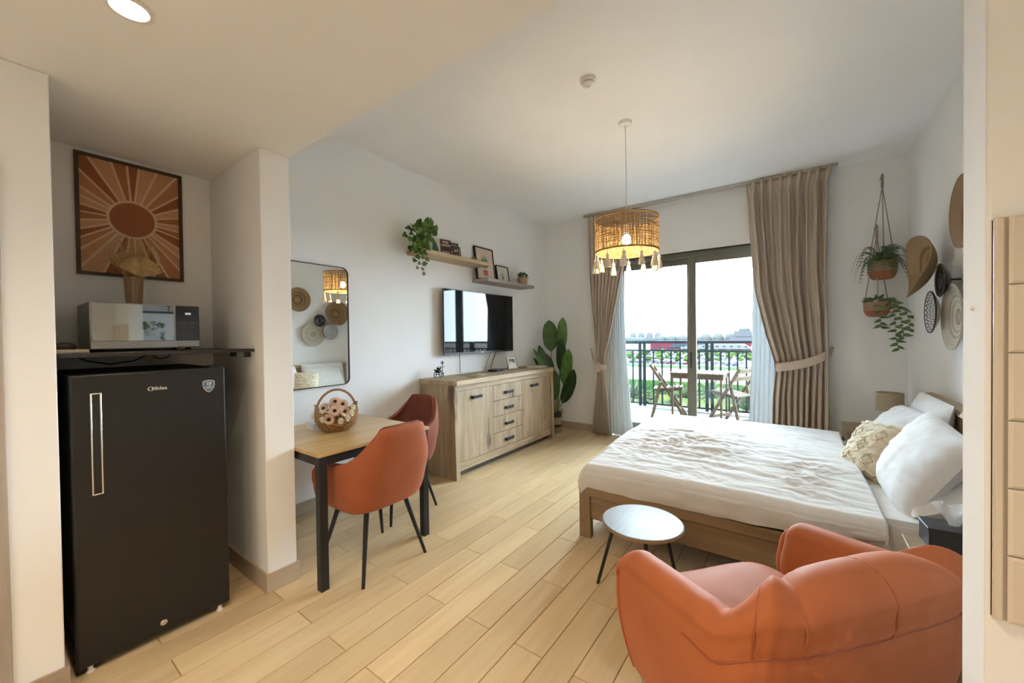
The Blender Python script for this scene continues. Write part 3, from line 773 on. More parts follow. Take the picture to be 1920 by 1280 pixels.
B(XB, CF-.02, SA+.056, SB_-.056, .085, .904).build('carcass', oak, sb, smooth=False)
B(CF-.019, CF+.004, SA+.056, SB_-.056, .848, .9035).build('top_rail', oak_y, sb, bevel=.002)
B(CF-.019, CF+.004, SA+.056, SB_-.056, .065, .143).build('bottom_rail', oak_y, sb, bevel=.002)
B(.05, CF-.05, SA+.06, SB_-.06, .004, .084).build('plinth', mat('plinth_dark', (.10, .08, .06), .8), sb)  # set-back plinth in one even dark brown
hm = mat('handle_black', (.02, .022, .026), .38, metal=.5)
def handle(parent, y, z, L):
    h = MB().prism([(-L/2, .0), (-L/2, .022), (-L/2+.012, .026), (L/2-.012, .026), (L/2, .022), (L/2, 0), (L/2-.012, 0), (L/2-.014, .016), (-L/2+.014, .016), (-L/2+.012, 0)], lambda a, b: (CF+.005+b, y+a, z-.0145), lambda a, b: (CF+.005+b, y+a, z+.0145))
    return h.build('handle', hm, parent, smooth=False, bevel=.0015)
D1, D2 = 3.292, 3.842
for y0, y1, hy in ((SA+.058, D1-.002, 3.012), (D2+.002, SB_-.058, 4.098)):
    d = B(CF-.018, CF+.003, y0, y1, .146, .845).build('door', oak, sb, bevel=.0025); handle(d, hy, .765, .16)
zs = [.146, .318, .499, .671, .845]
for i in range(4):
    d = B(CF-.018, CF+.003, D1+.002, D2-.002, zs[i]+.002, zs[i+1]-.002).build('drawer', oak, sb, bevel=.0025); handle(d, (D1+D2)/2, (zs[i]+zs[i+1])/2-.01, .15)

# things on the sideboard
T = SH
run = MB().grid(lambda u, v: (.10+.20*v+.012*nz(u*9, v*3, 4), lerp(3.12, 4.42, u), T+.0045+.003*nz(u*40, v*9, 1)+.002*math.sin(u*90)), 90, 10)
tag(run.build('table_runner', weave('runner_jute', (.30, .24, .16), (.55, .47, .36), 70), solid=.003, soff=1), 'woven natural table runner along the top of the sideboard', 'runner')
gold = mat('brass_coaster', (.38, .25, .09), .5, metal=.3, var=.2)
tag(MB().lathe([(0, 0), (.05, 0), (.052, .006), (.045, .009), (0, .008)], 24).build('trivet', gold, None, (.40, 3.07, T)), 'flat brown trivet at the left end of the runner', 'trivet')
tag(MB().lathe([(0, 0), (.055, 0), (.057, .006), (.05, .009), (0, .008)], 24).build('trivet', gold, None, (.20, 4.28, T+.009)), 'flat gold trivet on the runner behind the photo frame', 'trivet')
m = MB()
for k in range(11): a = k*.57; m.sphere((.40+.026*math.cos(a)+.006*k, 3.09+.028*math.sin(a)+.009*k, T+.018+(.007 if k % 2 else 0)), .0095, 8, 6)
tag(m.build('wooden_bead_string', mat('bead_wood', (.60, .47, .32), .5)), 'string of pale wooden beads on the sideboard', 'beads')
# wire cart ornament
wr = mat('wrought_iron', (.045, .045, .05), .5, metal=.6)
oc = thing('cart_ornament', 'small black wire tricycle ornament with bells on the sideboard', 'ornament', (.11, 2.865, T), math.radians(20))
def wheel(x, y, r):
    w = MB().tube([(x, y+r*math.cos(t*PI/9), r+.003+r*math.sin(t*PI/9)) for t in range(19)], .0032, 6)
    for k in range(6): a = k*PI/6*2; w.tube([(x, y, r+.003), (x, y+r*math.cos(a), r+.003+r*math.sin(a))], .0014, 4)
    w.build('wheel', wr, oc)
wheel(-.03, -.045, .030); wheel(.03, -.045, .030); wheel(0, .065, .022)
fw = MB().tube([(0, .065, .025), (0, .062, .07), (0, .058, .11), (0, .060, .145)], .003, 6).tube([(0, .062, .075), (0, .01, .06), (0, -.045, .034)], .0035, 6).tube([(-.03, -.045, .033), (.03, -.045, .033)], .003, 6).tube([(-.028, .058, .112), (0, .05, .105), (.028, .058, .112)], .003, 6)
fw.build('cycle_frame', wr, oc)
m = MB().lathe([(.010, .05), (.024, .06), (.027, .085), (.022, .085), (.020, .062), (.008, .055)], 12, c=(0, -.055, 0)); m.tube([(0, -.03, .05), (0, -.03, .12)], .003, 5)
m.build('cart_basket', wr, oc)
rnd = random.Random(2); m = MB()
for k in range(16): m.sphere((rnd.uniform(-.02, .02), rnd.uniform(-.085, .0), rnd.uniform(.06, .115)), rnd.uniform(.006, .011), 6, 5)
for k in range(5): a = k*2*PI/5; m.sphere((.013*math.cos(a), .060, .150+.013*math.sin(a)), (.005, .005, .009), 6, 5)
m.sphere((0, .06, .15), .007, 6, 5); m.build('metal_flower', wr, oc)
# set-top box
st = thing('set_top_box', 'flat black set-top box on the sideboard under the television', 'set-top box', (.23, 3.66, T+.008), math.radians(8))
B(-.065, .065, -.09, .09, .004, .024).build('body', mat('box_black', (.03, .03, .032), .35), st, bevel=.006, seg=3)
B(-.055, .055, -.08, .08, .0, .0045).build('base', black_metal, st)
B(.0645, .066, -.03, .03, .009, .016).build('front_window', black_gloss, st)
# cables
for lab, pts, r in (('thin white cable hanging below the left of the television', [(.012, 3.205, 1.20), (.012, 3.21, 1.08), (.012, 3.205, .957)], .003), ('dark cable hanging below the left of the television', [(.016, 3.262, 1.20), (.016, 3.265, 1.08), (.016, 3.268, .957)], .004),
                    ('dark cable running from the television down to the set-top box', [(.02, 3.94, 1.20), (.03, 3.86, 1.08), (.06, 3.765, .985), (.16, 3.70, .975)], .0038), ('thin grey cable running down beside the set-top box lead', [(.012, 3.86, 1.20), (.012, 3.77, 1.08), (.012, 3.70, .957)], .0022)):
    tag(MB().tube(pts, r, 6).build('tv_cable', white_pl if 'white' in lab else dark_grey), lab, 'cable')
# photo frame
pf = thing('photo_frame', 'small cream photo frame standing on the sideboard', 'photo frame', (.235, 4.00, T+.009), math.radians(-8))
fw_, fh, lean = .085, .165, math.radians(-14)
pfm = wood('pale_frame_wood', (.58, .48, .34), (.74, .65, .50), 'z', 40, .5)
R4 = (0, lean, 0)
m = MB(); t = .012
m.box(-.009, .009, -fw_, -fw_+t, 0, fh).box(-.009, .009, fw_-t, fw_, 0, fh).box(-.009, .009, -fw_+t, fw_-t, fh-t, fh).box(-.009, .009, -fw_+t, fw_-t, 0, t)
m.build('frame', pfm, pf, rot=R4, bevel=.001)
ph = B(-.006, .001, -fw_+t*.8, fw_-t*.8, t*.8, fh-t*.8).build('mount', mat('photo_mount', (.78, .76, .72), .5, var=.02), pf, rot=R4)
def photo(name, poly, c, x): MB().prism(poly, lambda a, b: (x, a, b), lambda a, b: (x+.0006, a, b)).build(name, c, ph, smooth=False)
photo('photo_print', [(-.052, .035), (.052, .035), (.052, .128), (-.052, .128)], mat('photo_pale', (.62, .64, .60), .4), .001)
photo('photo_print', [(-.052, .128), (-.052, .092), (-.01, .098), (.03, .072), (.052, .085), (.052, .128)], mat('photo_dark', (.12, .14, .11), .4), .0016)
photo('photo_print', [(-.045, .035), (-.02, .10), (.02, .085), (.052, .05), (.052, .035)], mat('photo_white', (.75, .75, .73), .4), .0022)
MB().hexa([(-.012, -.03, 0), (-.010, .03, 0), (-.085, .03, 0), (-.085, -.03, 0), (-.030, -.03, .11), (-.030, .03, .11), (-.036, .03, .11), (-.036, -.03, .11)]).build('easel_back', mat('easel_brown', (.20, .12, .07), .6), pf)
# books lying at the right end
for k, (c, lab) in enumerate((((.45, .42, .40), 'thin grey magazine lying at the right end of the sideboard'), ((.66, .58, .52), 'thin pale magazine lying on the grey one on the sideboard'))):
    b = thing('magazine', lab, 'magazine', (.33, 4.40, T+.0002+k*.011), .12-.1*k)
    B(-.09, .09, -.12, .12, .0008, .009).build('page_block', mat('paper', (.74, .71, .66), .8), b); B(-.093, .093, -.123, .123, .009, .0102).build('cover', mat('cover_%d' % k, c, .35), b); B(-.093, .093, -.123, .123, 0, .0009).build('cover', mat('cover_%d' % k, c, .35), b)

# ================================================================== TELEVISION
tv = thing('television', 'large black flat television on the wall above the sideboard', 'television', (0, 3.588, 1.538))
B(.012, .05, -.2, .2, -.12, .12).build('wall_bracket', black_metal, tv)
B(.045, .072, -.60, .60, -.33, .33).build('back_housing', dark_grey, tv, bevel=.01)
tw, th = .628, .358
m = MB().box(.066, .082, -tw, -tw+.008, -th, th).box(.066, .082, tw-.008, tw, -th, th).box(.066, .082, -tw+.008, tw-.008, th-.008, th).box(.066, .082, -tw+.008, tw-.008, -th, -th+.020)
bz = m.build('bezel', mat('bezel_black', (.02, .022, .024), .3), tv, bevel=.0015)
B(.067, .0785, -tw+.007, tw-.007, -th+.019, th-.007).build('screen', mat('tv_screen', (.012, .014, .017), .03, var=0, ior=1.38), tv)
B(.0815, .0825, -.022, .022, -th+.006, -th+.013).build('brand_mark', silver, bz)

# ================================================================== WALL SHELVES
shelf_oak = wood('shelf_oak', (.40, .28, .16), (.56, .42, .26), 'y', 24, .55, tint=.05)
shelf_grey = wood('shelf_greyed_oak', (.27, .22, .19), (.38, .32, .28), 'y', 24, .55, tint=.05)
S1, S2 = 2.225, 2.052
def wall_shelf(y0, y1, zt, m, lab):
    s = thing('wall_shelf', lab, 'shelf', (0, (y0+y1)/2, zt)); L = (y1-y0)/2
    B(0.001, .245, -L, L, -.038, 0).build('board', m, s, bevel=.0015)
    B(.002, .02, -L+.1, L-.1, -.034, -.005).build('mounting_rail', black_metal, s)
wall_shelf(2.552, 3.548, S1, shelf_oak, 'upper floating oak shelf holding a trailing plant and books')
wall_shelf(3.515, 4.50, S2, shelf_grey, 'lower floating grey-brown shelf holding two framed prints')

def heart_leaf(L, w, cup=.12, tip=1.3):
    """Heart-shaped leaf from its stalk along +x, raised midrib, slightly folded."""
    m = MB(); rows = []
    prof = [(-.10, .30), (.0, .62), (.12, .90), (.28, 1.), (.48, .86), (.68, .58), (.85, .28), (1., .02)]
    vs = []
    for t, hw2 in prof:
        z = -.10*t*t*L*tip
        for s in (-1, -.5, 0, .5, 1): vs.append((t*L if s else max(t, 0)*L, s*hw2*w/2, z+abs(s)*w*cup*hw2))
    n = 5; fs = [(i*n+j, (i+1)*n+j, (i+1)*n+j+1, i*n+j+1) for i in range(len(prof)-1) for j in range(n-1)]
    m.add(vs, fs)
    return m
pothos = leafmat('pothos_leaf', (.035, .105, .015), (.10, .22, .035)); pothos_l = leafmat('pothos_leaf_light', (.10, .22, .03), (.24, .36, .09)); ivy = leafmat('ivy_leaf_grey', (.12, .19, .11), (.22, .29, .18))
stem_m = mat('green_stem', (.16, .22, .06), .6)
pp = thing('trailing_pothos', 'bushy trailing pothos in a pale green pot on the upper shelf', 'plant', (.125, 2.672, S1))
potm = mat('pale_green_glaze', (.50, .53, .36), .35, var=.05)
MB().lathe([(0, 0), (.066, 0), (.073, .010), (.078, .11), (.078, .118), (.070, .118), (.068, .09), (0, .088)], 32).build('pot', potm, pp)
MB().lathe([(0, .092), (.068, .092)], 20, caps=False).build('soil', mat('soil', (.05, .035, .025), .9), pp)
lm = [heart_leaf(.062, .052).mesh('leaf', pothos), heart_leaf(.052, .046, .2).mesh('leaf', pothos), heart_leaf(.058, .050, .05).mesh('leaf', pothos_l)]
im = heart_leaf(.042, .044, .1).mesh('leaf', ivy)
rnd = random.Random(21)
def put_leaf(par, me, p, d, s=1., roll=0.):
    R = look(d, (.9, -.55, .45)) @ Matrix.Rotation(roll, 3, 'X'); return inst(me, 'leaf', par, p, R, s)
for k in range(120):                                     # crown, leaning to the near side of the shelf
    a = rnd.uniform(0, 2*PI); r = rnd.uniform(.0, 1.); cy_, cz_ = -.118+.155*r*math.cos(a), .115+.125*r*math.sin(a)
    if cy_ > -.028 and cz_ < .14: continue
    c = Vector((.055+.05*(1-r)+rnd.uniform(-.03, .03), cy_, cz_+.05*(cy_+.085)))
    d = Vector((.35, math.cos(a)+rnd.uniform(-.5, .5), math.sin(a)*.7-.25+rnd.uniform(-.4, .4))); put_leaf(pp, lm[rnd.choice((0, 0, 1, 1, 2))], c, d, rnd.uniform(.85, 1.25), rnd.uniform(-.6, .6))
for (y, z) in ((-.02, .285), (.04, .29), (.085, .235), (-.125, .255), (.075, .19), (.05, .235), (.015, .24)):
    MB().tube([(.03, y*.5-.03, .15), (.05, y, z-.01)], .0016, 5).build('leaf_stalk', stem_m, pp)
    put_leaf(pp, lm[0], (.05, y, z-.02), (.3, .5*rnd.uniform(-1, 1), .9), 1.15, rnd.uniform(-.4, .4))
for vi, (y0, yd, zl, n) in enumerate(((-.20, -.02, -.12, 7), (-.17, -.02, -.19, 9), (-.135, .005, -.24, 10), (-.10, .01, -.13, 7), (-.23, -.02, -.03, 5))):   # vines over the edge
    pts = [Vector((.04, y0*.4, .12)), Vector((.11, y0*.8, .11)), Vector((.135, y0, .03)), Vector((.12, y0+yd*.5, zl*.5)), Vector((.11, y0+yd, zl))]
    MB().tube(pts, .0016, 5).build('vine', stem_m, pp)
    for k in range(n):
        t = k/(n-1)*3.6+.4; i = min(3, int(t)); p = pts[i].lerp(pts[i+1], t-i); sd = 1 if k % 2 else -1
        me = im if (zl < -.18 and k > n*.6) else lm[rnd.choice((0, 1, 2))]
        put_leaf(pp, me, p, (.6, sd*.8, -.75+rnd.uniform(-.2, .3)), rnd.uniform(.75, 1.05), sd*.3)

# books leaning on the wall, covers outward
def book(y, w, h, t, lean, cover, lab, extra=None, xo=.06, rz=0., spine=None):
    b = thing('book', lab, 'book', (xo, y, S1+.0005), rz)
    R5 = (0, math.radians(-lean), 0)
    cv = B(t-.002, t, -w/2, w/2, 0, h).build('front_cover', cover, b, rot=R5)
    B(0, .002, -w/2, w/2, 0, h).build('back_cover', cover, b, rot=R5)
    B(.002, t-.002, -w/2+.001, w/2-.004, .003, h-.003).build('page_block', mat('paper', (.74, .71, .66), .8), b, rot=R5)
    B(0, t, -w/2-.001, -w/2+.001, 0, h).build('spine', spine or cover, b, rot=R5)
    if extra: extra(cv, t, w, h)
    return b
green_c = mat('book_green', (.02, .13, .10), .4, var=.3, nscale=20); cream_c = mat('book_cream', (.62, .53, .36), .5); dkred = mat('book_maroon', (.055, .022, .02), .4, var=.25, nscale=25); char_c = mat('book_charcoal', (.045, .04, .036), .4, var=.3, nscale=20); tan_c = mat('book_tan', (.36, .22, .12), .5)
def ex_green(cv, t, w, h): MB().prism([(w/2, 0), (w/2, h), (-.005, h), (.03, h*.72), (.05, h*.4), (w/2-.008, 0)], lambda a, b: (t-.0005, a, b), lambda a, b: (t+.0006, a, b)).build('cover_print', cream_c, cv, smooth=False)
cream_t = mat('print_ivory', (.72, .66, .56), .5)
def ex_text(cv, t, w, h):
    for s, z, sz in (('STIEG', h*.84, .034), ('LARSSON', h*.66, .030), ('WITH THE', h*.26, .020), ('DRAGON', h*.11, .026)): text_mesh('cover_title', s, sz, cream_t, cv, (t+.0006, 0, z), RX, bold=.0007, sx=.92)
def ex_dark(cv, t, w, h):
    for a, b in ((-.05, -.008), (.004, .045)): flat_ = B(t, t+.0006, a, b, h*.83, h*.89).build('cover_print', mat('print_grey', (.4, .39, .38), .5), cv)
    rr = random.Random(4)
    for k in range(9):
        a, b = rr.uniform(-w*.42, w*.36), rr.uniform(.008, h*.55); q = rr.uniform(.5, 1.)
        MB().prism([(a, b), (a+.012*q, b+.004), (a+.016*q, b+.03*q), (a+.006*q, b+.036*q), (a-.004, b+.016)], lambda u, v: (t, u, v), lambda u, v: (t+.0006, u, v)).build('cover_print', cream_t, cv, smooth=False)
book(2.835, .150, .175, .022, 6, green_c, 'green paperback with a cream curve beside the plant pot on the shelf', ex_green, .075, math.radians(-10))
book(2.990, .140, .182, .026, 6, dkred, 'dark maroon paperback with big cream capital lettering on the shelf', ex_text, .085, math.radians(-10))
book(3.125, .130, .175, .022, 6, char_c, 'charcoal paperback with pale scattered shapes on the shelf', ex_dark, .075, math.radians(-10))
book(3.225, .120, .165, .018, 10, tan_c, 'tan paperback at the right end of the row on the shelf', None, .03, math.radians(-10))
# mushroom ornament
mo = thing('mushroom_ornament', 'tiny wooden mushroom ornament on the upper shelf right of the books', 'ornament', (.13, 3.395, S1))
MB().lathe([(.011, 0), (.010, .004), (.006, .008), (.0055, .034), (0, .036)], 14).build('stalk', mat('bead_wood', (.60, .47, .32), .5), mo)
MB().lathe([(.004, .030), (.024, .030), (.027, .036), (.022, .050), (.010, .058), (0, .060)], 20).build('cap', mat('mushroom_cap', (.36, .20, .09), .5), mo)

# framed prints on the lower shelf
def leaning_frame(y, w, h, lean, lab, x, ft, bg, art):
    f = thing('framed_print', lab, 'picture', (x, y, S2+.0005)); R5 = (0, math.radians(-lean), 0)
    m = MB().box(0, .024, -w/2, -w/2+ft, 0, h).box(0, .024, w/2-ft, w/2, 0, h).box(0, .024, -w/2+ft, w/2-ft, h-ft, h).box(0, .024, -w/2+ft, w/2-ft, 0, ft)
    m.build('frame', black_metal, f, rot=R5, bevel=.001)
    p = B(.003, .016, -w/2+ft*.8, w/2-ft*.8, ft*.8, h-ft*.8).build('print', bg, f, rot=R5); art(p, w, h); return f
gp = [mat('print_leaf_a', (.16, .33, .10), .6), mat('print_leaf_b', (.30, .47, .18), .6), mat('print_leaf_c', (.07, .20, .07), .6)]; potp = mat('print_pot', (.42, .12, .11), .6)
def flat(p, poly, m, x=.016, nm='artwork'): MB().prism(poly, lambda a, b: (x-.0004, a, b), lambda a, b: (x+.0005, a, b)).build(nm, m, p, smooth=False)
def art_aloe(p, w, h):
    rr = random.Random(8)
    for k in range(17):
        a = PI/2+(k-8)*.125+rr.uniform(-.05, .05); L = (.20-.10*abs(k-8)/8)*rr.uniform(.8, 1.05); wd = .0105; c = (-.005, h*.36); dx, dy = math.cos(a), math.sin(a)
        q = [(c[0]-dy*wd, c[1]+dx*wd), (c[0]+dx*L*.5-dy*wd*1.1, c[1]+dy*L*.5+dx*wd*1.1), (c[0]+dx*L, c[1]+dy*L), (c[0]+dx*L*.5+dy*wd*.6, c[1]+dy*L*.5-dx*wd*.6), (c[0]+dy*wd, c[1]-dx*wd)]
        flat(p, q, gp[k % 3], .0160+.0003*(k % 5))
    flat(p, [(-.042, .06), (.036, .06), (.046, .145), (-.050, .145)], potp, .018)
    flat(p, [(-.052, .128), (.048, .128), (.048, .146), (-.052, .146)], cream_t, .0186)
def art_small(p, w, h):
    flat(p, [(-.016, .055), (.006, .05), (.014, .075), (.004, .092), (-.016, .088)], mat('print_brown', (.16, .10, .08), .6))
    for k in range(5): a = PI/2+(k-2)*.35; flat(p, [(-.004, .085), (-.002+.05*math.cos(a), .085+.05*math.sin(a)), (.002+.045*math.cos(a), .082+.05*math.sin(a))], gp[2])
leaning_frame(3.70, .345, .405, 7, 'black-framed print of a potted aloe on the lower shelf', .055, .014, mat('print_blush', (.66, .50, .40), .6, var=.03), art_aloe)
leaning_frame(4.045, .255, .225, 9, 'small black-framed pale sketch beside the aloe print', .055, .011, mat('print_offwhite', (.66, .64, .55), .6, var=.03), art_small)
# little plant in a basket pot
bp = thing('basket_plant', 'little bushy plant in a tan basket pot at the right of the lower shelf', 'plant', (.13, 4.385, S2))
MB().lathe([(0, 0), (.055, 0), (.060, .01), (.073, .10), (.073, .106), (.066, .104), (.062, .08), (0, .078)], 26).build('pot', weave('basket_tan', (.34, .22, .11), (.55, .40, .23), 80), bp)
rnd = random.Random(31); sm = heart_leaf(.036, .022).mesh('leaf', leafmat('dark_leaf', (.05, .09, .04), (.12, .18, .09)))
MB().sphere((0, 0, .10), (.055, .055, .03), 12, 6).build('moss', leafmat('dark_leaf', (.05, .09, .04), (.12, .18, .09)), bp)
for k in range(70):
    a = rnd.uniform(0, 2*PI); e = rnd.uniform(.1, 1.3); d = Vector((math.cos(a)*math.cos(e), math.sin(a)*math.cos(e), math.sin(e))); put_leaf(bp, sm, Vector((0, 0, .10))+Vector((d.x*.05, d.y*.05, d.z*.055)), d, rnd.uniform(.7, 1.2), rnd.uniform(-1, 1))

# ================================================================== FLOOR PLANT
bop = thing('bird_of_paradise_plant', 'tall bird of paradise plant in a striped basket behind the sideboard', 'plant', (.315, 4.90, 0))
def stripes(p, a, r, z): return p
for z0, z1, r0, r1, c in ((0, .075, .082, .088, (.45, .34, .22)), (.075, .115, .088, .091, (.05, .045, .04)), (.115, .215, .091, .094, (.47, .36, .24)), (.215, .285, .094, .094, (.06, .055, .05))):
    MB().lathe([(r0-.008 if z0 else 0, z0), (r0, z0), (r1, z1), (r1-.008, z1)], 28, caps=False).build('basket_band', weave('band_%d' % int(z0*1000), tuple(x*.6 for x in c), c, 80), bop)
MB().lathe([(0, .23), (.088, .23)], 20, caps=False).build('soil', mat('soil', (.05, .035, .025), .9), bop)
MB().tube([(.088, .035*math.cos(t*PI/8)+.02, .27+.06*math.sin(t*PI/8)) for t in range(9)], .006, 6).build('basket_handle', mat('jute_yarn', (.36, .22, .09), .9), bop)
bl = [leafmat('paradise_leaf', (.05, .13, .025), (.11, .21, .05)), leafmat('paradise_leaf_dark', (.02, .065, .02), (.045, .10, .03))]
def paddle(p0, p1, L, w, nrm, dark, bend=.12):
    """stem p0-p1, blade of length L continuing upward; nrm = way the blade faces"""
    p0, p1 = Vector(p0), Vector(p1); d = (p1-p0).normalized(); nrm = Vector(nrm); nrm = (nrm-d*nrm.dot(d)).normalized(); s = d.cross(nrm)
    prof = [.05, .55, .82, .95, 1., 1., .97, .91, .80, .58, .12]
    vs = []
    for i, q in enumerate(prof):
        t = i/(len(prof)-1); c = p1+d*(L*t)-nrm*(bend*L*t*t)
        for j in (-1, -.5, 0, .5, 1): vs.append(c+s*(j*q*w/2)+nrm*(abs(j)*w*.10*q+.004*math.sin(t*25+j)))
    n = 5; m = MB().add(vs, [(i*n+j, i*n+j+1, (i+1)*n+j+1, (i+1)*n+j) for i in range(len(prof)-1) for j in range(n-1)])
    lf = m.build('leaf', bl[dark], bop, solid=.0015)
    MB().tube([p0, (p0+p1)/2+nrm*.012, p1, p1+d*(L*.5)-nrm*(bend*L*.25)+nrm*-.003], [.009, .007, .005, .002], 7).build('leaf_stalk', mat('plant_stalk', (.13, .19, .06), .5), lf)
V = (.62, -.75, .15)
paddle((0, 0, .22), (-.055, .0, 1.145), .45, .22, V, 0, .05)
paddle((.02, .02, .22), (.105, .0, 1.13), .50, .15, (.45, -.8, .3), 0, -.25)
paddle((.03, -.02, .22), (.10, .0, .86), .48, .15, (.2, -.95, .2), 1, -.3)
paddle((.02, .0, .22), (.15, -.02, .68), .55, .16, (.35, -.85, .35), 0, -.32)
paddle((.01, -.03, .22), (.14, -.05, .42), .64, .17, (.25, -.9, .3), 1, -.38)
paddle((-.01, 0, .22), (-.045, -.04, .62), .50, .19, V, 1, .05)
paddle((-.02, -.02, .22), (-.08, -.10, .82), .42, .12, (.6, -.6, .5), 1, .26)
paddle((-.02, -.02, .22), (-.085, -.15, .84), .36, .10, (.7, -.3, .5), 0, .32)
paddle((-.02, -.02, .22), (-.07, -.16, .74), .34, .09, (.7, -.3, .4), 1, .34)
paddle((.0, -.03, .22), (.02, -.06, .45), .45, .16, V, 1, -.1)
MB().tube([(.03, -.02, .2), (.05, -.03, .5)], .012, 8).build('dry_stalk', mat('dry_stalk', (.36, .28, .18), .8), bop)
# ================================================================== CURTAINS
linen = cloth('beige_linen', (.60, .49, .385), .10, var=.06)
sheer_m = cloth('white_sheer', (.66, .72, .75), .055)
def drape(name, left, right, ztop, zbot, y0, n, amp, pinch, m, par, nz_=46, seed=0, nu=None, dep=.5, solid=.003):
    """Gathered cloth whose side edges follow left(z) and right(z); folds tighten at the tie."""
    nu = nu or n*10
    def fn(u, v):
        z = lerp(ztop, zbot, v); xl, xr = left(z), right(z)
        w = (xr-xl); uu = u+.018*nz(u*5+seed, z*1.3, seed)
        x = xl+w*uu
        ph = u*n*2*PI+.6*nz(u*4, z*.9, seed+3)
        a = amp*pinch(z)*(.75+.5*nz(u*7, seed, z*.4))
        y = y0+a*math.sin(ph)+a*.35*math.sin(2*ph+1.3*z+seed)
        if v < .045: y = y0+a*.55*math.copysign(abs(math.sin(ph))**.5, math.sin(ph))     # pinch pleat heading
        return (x, y, z)
    return MB().grid(fn, nu, nz_).build(name, m, par, solid=solid)
tbl = lambda t: (lambda z: interp(t, z))
# left
cl = thing('curtain', 'beige curtain tied back at the left of the balcony door', 'curtain', (0, 0, 0), 0, 'beige curtains at the balcony door')
drape('drape', tbl([(0, .80), (.90, .905), (1.3, .86), (2.2, .80), (2.85, .78), (3.04, .765)]), tbl([(0, 1.075), (.5, 1.05), (.85, 1.0), (.93, 1.0), (1.1, 1.02), (1.5, 1.125), (2.27, 1.285), (2.7, 1.36), (3.04, 1.40)]), 3.035, .022, 5.07, 9, .032, lambda z: 1.1-.45*math.exp(-((z-.92)/.25)**2), linen, cl, seed=1)
def band(par, pts, h, m, w=.012):
    pts = [Vector(p) for p in pts]; n = len(pts); vs = []
    for i, p in enumerate(pts): hh = h*(.55 if i in (0, n-1) else 1)/2; vs += [p+Vector((0, 0, -hh)), p+Vector((0, 0, hh))]
    return MB().add(vs, [(2*i, 2*i+2, 2*i+3, 2*i+1) for i in range(n-1)]).build('tieback', m, par, solid=.006, sub=2)
band(cl, [(.765, 5.165, 1.165), (.80, 5.10, 1.11), (.86, 5.035, 1.02), (.93, 5.01, .955), (1.0, 5.015, .925), (1.03, 5.06, .93), (1.0, 5.12, .95)], .085, linen)
B(.90, .97, 4.994, 5.008, .87, .965).build('tie_knot', linen, cl, bevel=.006)
MB().tube([(.76, 5.172, 1.17), (.76, 5.14, 1.17), (.775, 5.135, 1.185)], .005, 8).build('tie_hook', chrome, cl)
# right
cr = thing('curtain', 'beige curtain tied back at the right of the balcony door', 'curtain', (0, 0, 0), 0, 'beige curtains at the balcony door')
drape('drape', tbl([(0, 2.90), (.7, 2.915), (1.0, 2.94), (1.37, 2.845), (1.84, 2.75), (2.5, 2.70), (3.04, 2.675)]), tbl([(0, 3.375), (1.15, 3.385), (2., 3.37), (2.9, 3.385), (3.04, 3.41)]), 3.035, .022, 5.062, 9, .046, lambda z: 1.15-.30*math.exp(-((z-1.05)/.3)**2), linen, cr, seed=5, nu=130)
band(cr, [(2.96, 5.10, 1.0), (2.93, 5.04, 1.005), (2.96, 4.985, 1.01), (3.1, 4.97, 1.03), (3.25, 4.975, 1.075), (3.36, 5.02, 1.135), (3.41, 5.11, 1.19), (3.42, 5.165, 1.20)], .10, linen)
MB().tube([(3.425, 5.172, 1.21), (3.425, 5.14, 1.21), (3.41, 5.135, 1.225)], .005, 8).build('tie_hook', chrome, cr)
# sheers
sl = thing('sheer_curtain', 'white sheer curtain bunched at the left of the balcony door', 'curtain', (0, 0, 0), 0, 'sheer curtains at the balcony door')
drape('drape', tbl([(0, 1.03), (3.04, 1.06)]), tbl([(0, 1.37), (.6, 1.325), (1.2, 1.275), (2.3, 1.245), (3.04, 1.25)]), 3.02, .02, 5.135, 7, .018, lambda z: 1., sheer_m, sl, seed=8, solid=0)
sr = thing('sheer_curtain', 'white sheer curtain bunched at the right of the balcony door', 'curtain', (0, 0, 0), 0, 'sheer curtains at the balcony door')
drape('drape', tbl([(0, 2.67), (1.2, 2.715), (2.3, 2.73), (3.04, 2.73)]), tbl([(0, 3.0), (3.04, 3.05)]), 3.02, .02, 5.135, 7, .018, lambda z: 1., sheer_m, sr, seed=12, solid=0)
# rail
rl = thing('curtain_rail', 'pale metal curtain rail along the ceiling above the balcony door', 'curtain rail', (0, 0, 0))
rm = mat('rail_beige', (.48, .45, .38), .4, metal=.3)
MB().box(.73, 3.45, 5.05, 5.085, H-.03, H-.002).build('track', rm, rl, bevel=.004)
MB().box(.95, 3.2, 5.122, 5.148, H-.027, H-.002).build('track', rm, rl, bevel=.004)
for x in (.72, 3.446): B(x, x+.012, 5.045, 5.09, H-.034, H-.002).build('end_cap', rm, rl, bevel=.003)
B(2.02, 2.05, 5.085, 5.174, H-.022, H-.004).build('bracket', rm, rl)

# ================================================================== BALCONY
BZ0, BYR = .12, 6.75
bf = struct(B(-.6, 4.6, D+.2, BYR+.25, BZ0-.25, BZ0-.006).build('floor_balcony', mat('balcony_slab', (0.1, 0.1, 0.1), .8, spec=0.)))
bt_m = mat('balcony_tile', (0.17, 0.175, 0.17), .5, spec=0., var=.06, nscale=3)
ts = .4; tmesh = MB().hexa([(-ts/2+.002, -ts/2+.002, -.006), (ts/2-.002, -ts/2+.002, -.006), (ts/2-.002, ts/2-.002, -.006), (-ts/2+.002, ts/2-.002, -.006), (-ts/2+.003, -ts/2+.003, 0), (ts/2-.003, -ts/2+.003, 0), (ts/2-.003, ts/2-.003, 0), (-ts/2+.003, ts/2-.003, 0)]).mesh('tile', bt_m, smooth=False)
for i in range(13):
    for j in range(4): inst(tmesh, 'tile', bf, (-.4+ts*i, D+.2+ts/2+ts*j, BZ0))
